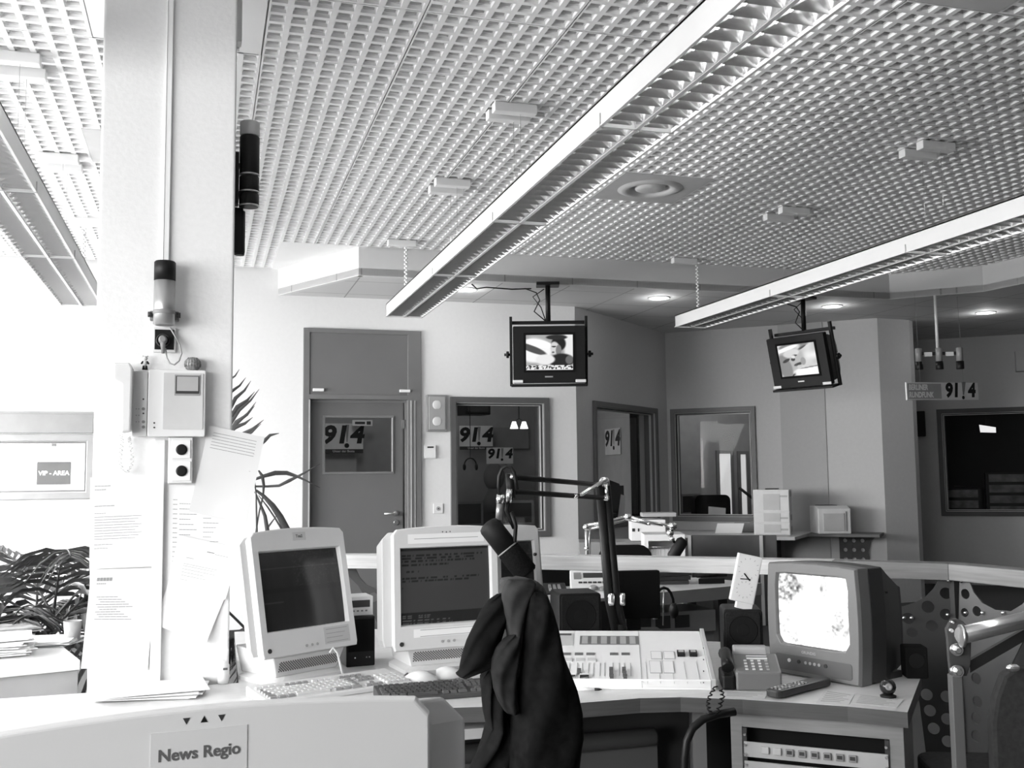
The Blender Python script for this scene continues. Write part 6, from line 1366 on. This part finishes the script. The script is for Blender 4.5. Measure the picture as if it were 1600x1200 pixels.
p = atZ(1288, 833, .76); t = thing('small_printer', 'low pale printer at the right of the tall printer on the wall shelf', 'printer', (p.x-.0, p.y-.16, .7595), R(-16)); M = WM(t)
x0 = onM(1279, 820, M, 'y').x; x1 = onM(1330, 820, M, 'y').x; Hh = onM(1310, 795, M, 'y').z
mb = MB(); mb.prism([(x0, 0, 0), (x0, .30, 0), (x0, .30, Hh*1.1), (x0, .10, Hh*1.12), (x0, 0, Hh)], (x1-x0, 0, 0)); mb.build('body', mach_m, t, bevel=.008)
mb = MB(); mb.box(x0+.05, x1-.07, -.008, 0, Hh*.12, Hh*.82); mb.build('front_flap', mat('flap grey', .48, .5), t, bevel=.003)
mb = MB(); mb.box(x0+.06, x1-.1, .12, .30, Hh*1.11, Hh*1.14); mb.build('paper_slot', dark_m, t, bevel=.003)
mb = MB(); mb.box(x1-.055, x1-.04, -.004, 0, Hh*.1, Hh*.9); mb.build('seam', mid_m, t)
# curling sheets and small things left of the printers
p = atZ(1138, 834, .76); t = thing('bent_sheet', 'bent white sheet standing on the pale shelf left of the tall printer', 'paper', (p.x, p.y, .7595), R(-30))
mb = MB(); mb.loft([[(x+.03*q, -.10*q+.04*q*q+.01*sin(x*9), .005+.11*q) for x in (-.14, -.05, .05, .14)] for q in (0, .3, .6, 1)], cap=False, closed=False); mb.build('sheet', paper_m, t)
p = atD(1122, 814, 11.6); mb = MB(); mb.at((atZ(1120, 826, .76).x, atZ(1120, 826, .76).y, .76), (0, 0, R(-32))); mb.prism([(-.10, 0, 0), (.10, 0, 0), (.11, 0, .24), (-.09, 0, .26)], (0, .004, 0)); tag(mb.build('hanging_note', mat('note grey', .52, .7)), 'white note in front of the lower frame of the angled window', 'paper')
mb = MB(); p = atZ(1165, 831, .76); mb.at((p.x, p.y, .7598), (0, 0, R(-32))); mb.box(-.12, .14, -.08, .10, 0, .10); mb.tube([(.05, 0, .10), (.16, 0, .13)], .014, 8); tag(mb.build('shelf_box', mid_m, bevel=.004), 'grey box just left of the tall printer on the shelf', 'box')

# ================================================================== right foreground : chrome tube frame and chair
t = thing('tube_frame', 'chrome tube on a dark bolted bracket at the right edge', 'frame', (atD(1500, 1000, 2.25).x, atD(1500, 1000, 2.25).y, 0)); D_ = 2.25
q0 = atD(1497, 991, D_); M = Matrix.Translation(q0) @ Matrix.Rotation(R(-22), 4, 'Z'); Mi = M.inverted()
L_ = lambda x, y, o=0: onM(x, y, M, 'y', o)
a = L_(1497, 991); e = L_(1640, 976); e.y = .10
mb = MB(); mb.M = M.copy(); mb.tube([Vector((a.x, -.02, a.z)), e, e+(e-a)*1.2], .0185, 24); mb.build('chrome_tube', chrome_m, t, world=True)
mb = MB(); mb.M = M.copy(); mb.tube([Vector((a.x-.003, -.022, a.z)), Vector((a.x+.004, -.022, a.z))], .0245, 24); mb.build('collar', steel_m, t, world=True)
o_ = [(1489, 970), (1498, 968), (1508, 972), (1518, 983), (1521, 1000), (1520, 1040), (1514, 1058), (1488, 1058), (1485, 1030), (1483, 1000), (1481, 984)]
mb = MB(); mb.M = M.copy(); mb.prism([(L_(x, y).x, .012, L_(x, y).z) for x, y in o_], (0, .012, 0)); mb.build('bracket_plate', perf_m, t, world=True, bevel=.002)
mb = MB(); mb.M = M.copy(); x0, x1 = L_(1489, 1100).x, L_(1506, 1100).x; mb.box(x0, x1, .0, .03, -q0.z+.001, L_(1495, 1056).z); mb.build('post', mat('post grey', .09, .4), t, world=True, bevel=.002)
mb = MB(); mb.M = M.copy(); a_, b_ = L_(1523, 1046), L_(1640, 1006); h2 = .013; mb.hexa([(a_.x, .03, a_.z-h2), (a_.x, .045, a_.z-h2), (a_.x, .045, a_.z+h2), (a_.x, .03, a_.z+h2)], [(b_.x, .13, b_.z-h2), (b_.x, .145, b_.z-h2), (b_.x, .145, b_.z+h2), (b_.x, .13, b_.z+h2)]); mb.build('brace', perf_m, t, world=True)
for x, y, r_ in ((1495, 1015, .011), (1496, 1049, .011), (1486, 985, .005), (1488, 972, .003)):
    c_ = L_(x, y); mb = MB(); mb.M = M @ Matrix.Translation((c_.x, .0, c_.z)) @ Matrix.Rotation(R(90), 4, 'X')
    if r_ > .01: mb.lathe([(.0135, -.010), (.0135, .002)], 20); mb.lathe([(r_*.8, .002), (r_*.8, .010), (r_*.55, .014)], 6, smooth=False)
    else: mb.lathe([(r_, -.01), (r_*.8, .006)], 12)
    mb.build('bolt', chrome_m, t, world=True)
p = atD(1640, 1100, 2.75); t = thing('right_chair', 'dark grey chair back cut off by the right edge of the view', 'chair', (p.x, p.y, 0), R(-24)); M = WM(t)
o_ = [(1556, 1300), (1550, 1130), (1556, 1090), (1568, 1056), (1582, 1046), (1640, 1040), (1720, 1046), (1735, 1090), (1735, 1300)]
mb = MB(); mb.prism([(onM(x, y, M, 'y').x, 0, onM(x, y, M, 'y').z) for x, y in o_], (0, .05, 0)); mb.build('backrest', mat('chair cloth grey', .028, .95, var=.3, scale=60), t, bevel=.012)
mb = MB(); mb.rbox(-.24, .24, .05, .50, .44, .52, .06, 'z'); mb.build('seat', mat('chair cloth grey', .028, .95), t, bevel=.012)
mb = MB(); mb.tube([(0, .27, .08), (0, .27, .44)], .03); mb.box(-.03, .03, .03, .3, .42, .45); mb.box(-.03, .03, .05, .08, .42, .75); mb.build('column', dark_m, t)
for k in range(5): a_ = k*2*pi/5; mb = MB(); mb.tube([(0, .27, .09), (.28*cos(a_), .27+.28*sin(a_), .03)], .022); mb.build('leg', dark_m, t)
mb = MB(); q = onM(1583, 1044, M, 'y', -.02); mb.ball(q, .014, 12, (1.4, .6, .8)); mb.build('lever', chrome_m, t)

# ================================================================== foreground desk carrying the near monitor
zf = FG.location.z
t = thing('front_desk', 'grey desk under the near monitor, below the view', 'desk', (-.05, 1.0, 0))
mb = MB(); mb.box(-.8, .32, .72, 1.5, zf-.035, zf-.001); mb.build('desktop', desk_m, t, world=True, bevel=.003)
for x in (-.75, .27):
    for y in (.77, 1.45): mb = MB(); mb.box(x-.025, x+.025, y-.025, y+.025, .001, zf-.035); mb.build('leg', dark_m, t, world=True)

# ================================================================== left : side desk, papers, glass
a = Vector(zz(123, 1031)); b = Vector(zz(-40, 1047)); d_ = (a-b); rzl = atan2(d_.y, d_.x); Ll = .9
t = thing('side_cabinet', 'grey-fronted cabinet with papers on top at the left edge', 'cabinet', (a.x, a.y, 0), rzl); M = WM(t)
Dl = .70
mb = MB(); mb.box(-Ll, 0, .005, Dl, .001, DZ-.035); mb.build('carcass', mat('cabinet front grey', .36, .55, var=.03), t, bevel=.002)
mb = MB(); mb.box(-Ll-.01, .004, -.01, Dl+.01, DZ-.035, DZ); mb.build('worktop', mat('worktop pale', .78, .5), t, bevel=.003)
def pstack(name, px, py, n, rz, w_, d__, label, seed, z0=DZ, m=paper_m, grp=None):
    r_ = random.Random(seed); p = atZ(px, py, DZ); mb = MB(); mb.mat(m)
    for k in range(n): mb.at((p.x+r_.uniform(-.02, .02), p.y+r_.uniform(-.02, .02), z0+.001+.0042*k), (0, 0, rz+r_.uniform(-.25, .25))); mb.box(-w_/2, w_/2, -d__/2, d__/2, 0, .0034)
    return tag(mb.build(name, None), label, 'papers', grp)
pstack('paper_pile', -20, 1024, 16, .2, .28, .22, 'untidy pile of white papers at the left edge of the side cabinet', 1)
pstack('paper_pile', 68, 1006, 5, -.2, .24, .21, 'low pile of white papers on the side cabinet in front of the glass', 2)
pstack('magazine_pile', -2, 993, 8, .3, .28, .21, 'darker magazines fanned out at the back of the side cabinet', 3, m=mat('magazine', .30, .5, var=.7, scale=14))
p = atZ(117, 1003, DZ); t = thing('drinking_glass', 'small clear glass on the side cabinet next to the column', 'glass', (p.x-.01, p.y, DZ+.0005))
mb = MB(); mb.lathe([(.001, .001), (.028, .001), (.036, .085), (.0345, .085), (.027, .006), (.001, .006)], 28, cap=False); mb.build('tumbler', mat('glass grey', .40, .15), t)
# ================================================================== palms
def palm_frond(mb, base, az, L, rise, droop, nl=26, ll=.30, lw=.014, seed=0, twist=0.0):
    r_ = random.Random(seed); P_ = []; n = 16; d = Vector((sin(az), cos(az), 0)); side = Vector((cos(az), -sin(az), 0))
    for k in range(n+1): u = k/n; P_.append(base+d*(L*u)+Vector((0, 0, rise*u-droop*u*u)))
    mb.tube(P_, [.006*(1-.8*k/n)+.001 for k in range(n+1)], 6)
    for k in range(nl):
        u = .16+.84*k/(nl-1); i = min(n-1, int(u*n)); p = P_[i].lerp(P_[i+1], u*n-i); tg = (P_[i+1]-P_[i]).normalized()
        for s in (-1, 1):
            l = ll*(sin(pi*(.18+.72*u))**.7)*r_.uniform(.8, 1.1); dirn = (side*s*cos(.5*u)+tg*(.55+.6*u)+Vector((0, 0, .25+r_.uniform(-.15, .1)))).normalized(); wv = tg*lw*r_.uniform(.8, 1.2)
            q = [p+dirn*l*f+Vector((0, 0, -.55*l*f*f)) for f in (0, .33, .66, 1)]; ws = (.5, 1, .8, .04)
            vs = []
            for a, w_ in zip(q, ws): vs += [a-wv*w_/2, a+Vector((0, 0, -.3*lw*w_)), a+wv*w_/2]
            fs = []
            for m_ in range(3): fs += [(3*m_, 3*m_+1, 3*m_+4, 3*m_+3), (3*m_+1, 3*m_+2, 3*m_+5, 3*m_+4)]
            mb.add(vs, fs, True)
def palm(loc, fr, label, h=.35, potz=0):
    t = thing('potted_palm', label, 'plant', loc, 0)
    mb = MB(); mb.lathe([(.13, .001), (.17, .28), (.18, .30), (.165, .30), (.16, .26)], 28, cap=False); mb.lathe([(.001, .255), (.162, .26)], 20); mb.build('pot', mid_m, t)
    for i, (bx, by, bz, az, L, rise, droop, nl, ll) in enumerate(fr):
        mb = MB(); b = Vector((bx, by, bz)); mb.tube([Vector((bx*.3, by*.3, .25)), Vector((bx*.6, by*.6, bz*.6)), b], [.010, .008, .006], 6); palm_frond(mb, b, R(az), L, rise, droop, nl, ll, seed=i*7+3, lw=.034); mb.build('frond', leaf_m, t)
    return t
fr = []
rr_ = random.Random(5)
for k in range(18):
    az = -175+k*(330/17)-20+rr_.uniform(-14, 14); L = rr_.uniform(.55, .85); fr.append((rr_.uniform(-.07, .07), rr_.uniform(-.06, .06), .62+rr_.uniform(0, .16), az, L, rr_.uniform(.45, .95), rr_.uniform(.55, .95), 17, rr_.uniform(.30, .42)))
palm((-.72, 5.38, 0), fr, 'dense dark palm plant behind the side cabinet at the left')
fr = []
for k in range(9):
    fr.append((rr_.uniform(-.05, .05), rr_.uniform(-.05, .05), .5+rr_.uniform(0, .15), rr_.uniform(-180, 180), rr_.uniform(.28, .42), rr_.uniform(.1, .3), rr_.uniform(.3, .5), 18, .2))
t = palm((.36, 5.45, 0), fr, 'sparse palm plant behind the column with leaves reaching toward the door')
def leaf(pts, ws, Y=5.4):
    P_ = [atY(x, y, Y) for x, y in pts]; W_ = MB(); n = len(P_); vs = []
    for i, p in enumerate(P_):
        tg = (P_[min(i+1, n-1)]-P_[max(0, i-1)]).normalized(); nn = Vector((-tg.z, 0, tg.x)).normalized(); w_ = ws[i]
        vs += [p-nn*w_/2, p+Vector((0, -.3*w_, 0)), p+nn*w_/2, p+Vector((0, -.3*w_+.001, 0))]
    fs = []
    for m_ in range(n-1):
        for e in range(2): fs.append((4*m_+e, 4*m_+e+1, 4*m_+4+e+1, 4*m_+4+e))
    return vs, fs
stem = [(300, 900), (325, 820), (338, 740), (345, 670), (350, 610), (354, 575)]
mb = MB(); mb.tube([Vector((.36, 5.45, .5))]+[atY(x, y, 5.4) for x, y in stem], [.008, .007, .007, .006, .005, .004, .002], 6)
for (x0, y0, x1, y1, w_) in ((352, 655, 392, 595, .020), (352, 665, 398, 612, .022), (350, 680, 405, 608, .018), (350, 690, 398, 634, .022), (348, 700, 400, 628, .020), (346, 690, 395, 652, .024), (344, 712, 412, 656, .024), (350, 715, 408, 662, .020), (346, 640, 384, 590, .018), (348, 618, 374, 577, .014)):
    mx, my = (x0+x1)/2-4, (y0+y1)/2-3; v, f = leaf([(x0, y0), (mx, my), (x0*.25+x1*.75, y0*.25+y1*.75), (x1, y1)], [w_*.7, w_, w_*.6, .002]); mb.add(v, f, True)
mb.build('frond', leaf_m, t, world=True)
mb = MB(); mb.tube([Vector((.36, 5.45, .28)), Vector((.36, 5.42, .7)), atY(402, 862, 5.4), atY(400, 775, 5.4), atY(398, 752, 5.4)], [.008, .007, .006, .005, .004], 6); mb.tube([Vector((.37, 5.45, .28)), atY(440, 880, 5.42), atY(452, 852, 5.4)], [.008, .008, .008], 6); mb.build('stem', leaf_m, t, world=True)
for pts, ws in (([(395, 750), (412, 744), (430, 739), (448, 739), (466, 745), (482, 753), (500, 762)], [.012, .018, .024, .022, .014, .008, .003]),
                ([(398, 760), (418, 760), (436, 759), (452, 751), (468, 743), (484, 734), (500, 725)], [.010, .012, .014, .018, .012, .008, .003]),
                ([(400, 766), (412, 775), (426, 790), (438, 808), (448, 828), (456, 850)], [.012, .018, .028, .034, .038, .034]),
                ([(398, 768), (406, 786), (414, 806), (418, 830), (420, 855)], [.008, .012, .018, .022, .02]),
                ([(404, 735), (410, 744), (412, 758), (411, 775), (405, 800), (395, 860)], [.008, .018, .014, .010, .008, .008]),
                ([(404, 774), (418, 792), (430, 810), (442, 830), (450, 850)], [.004, .008, .009, .010, .01]),
                ([(432, 806), (420, 822), (412, 838), (405, 860)], [.004, .010, .014, .014]),
                ([(402, 700), (413, 689), (422, 680), (436, 677)], [.006, .020, .016, .003])):
    mb = MB(); v, f = leaf(pts, ws); mb.add(v, f, True); mb.build('leaf', leaf_m, t, world=True)
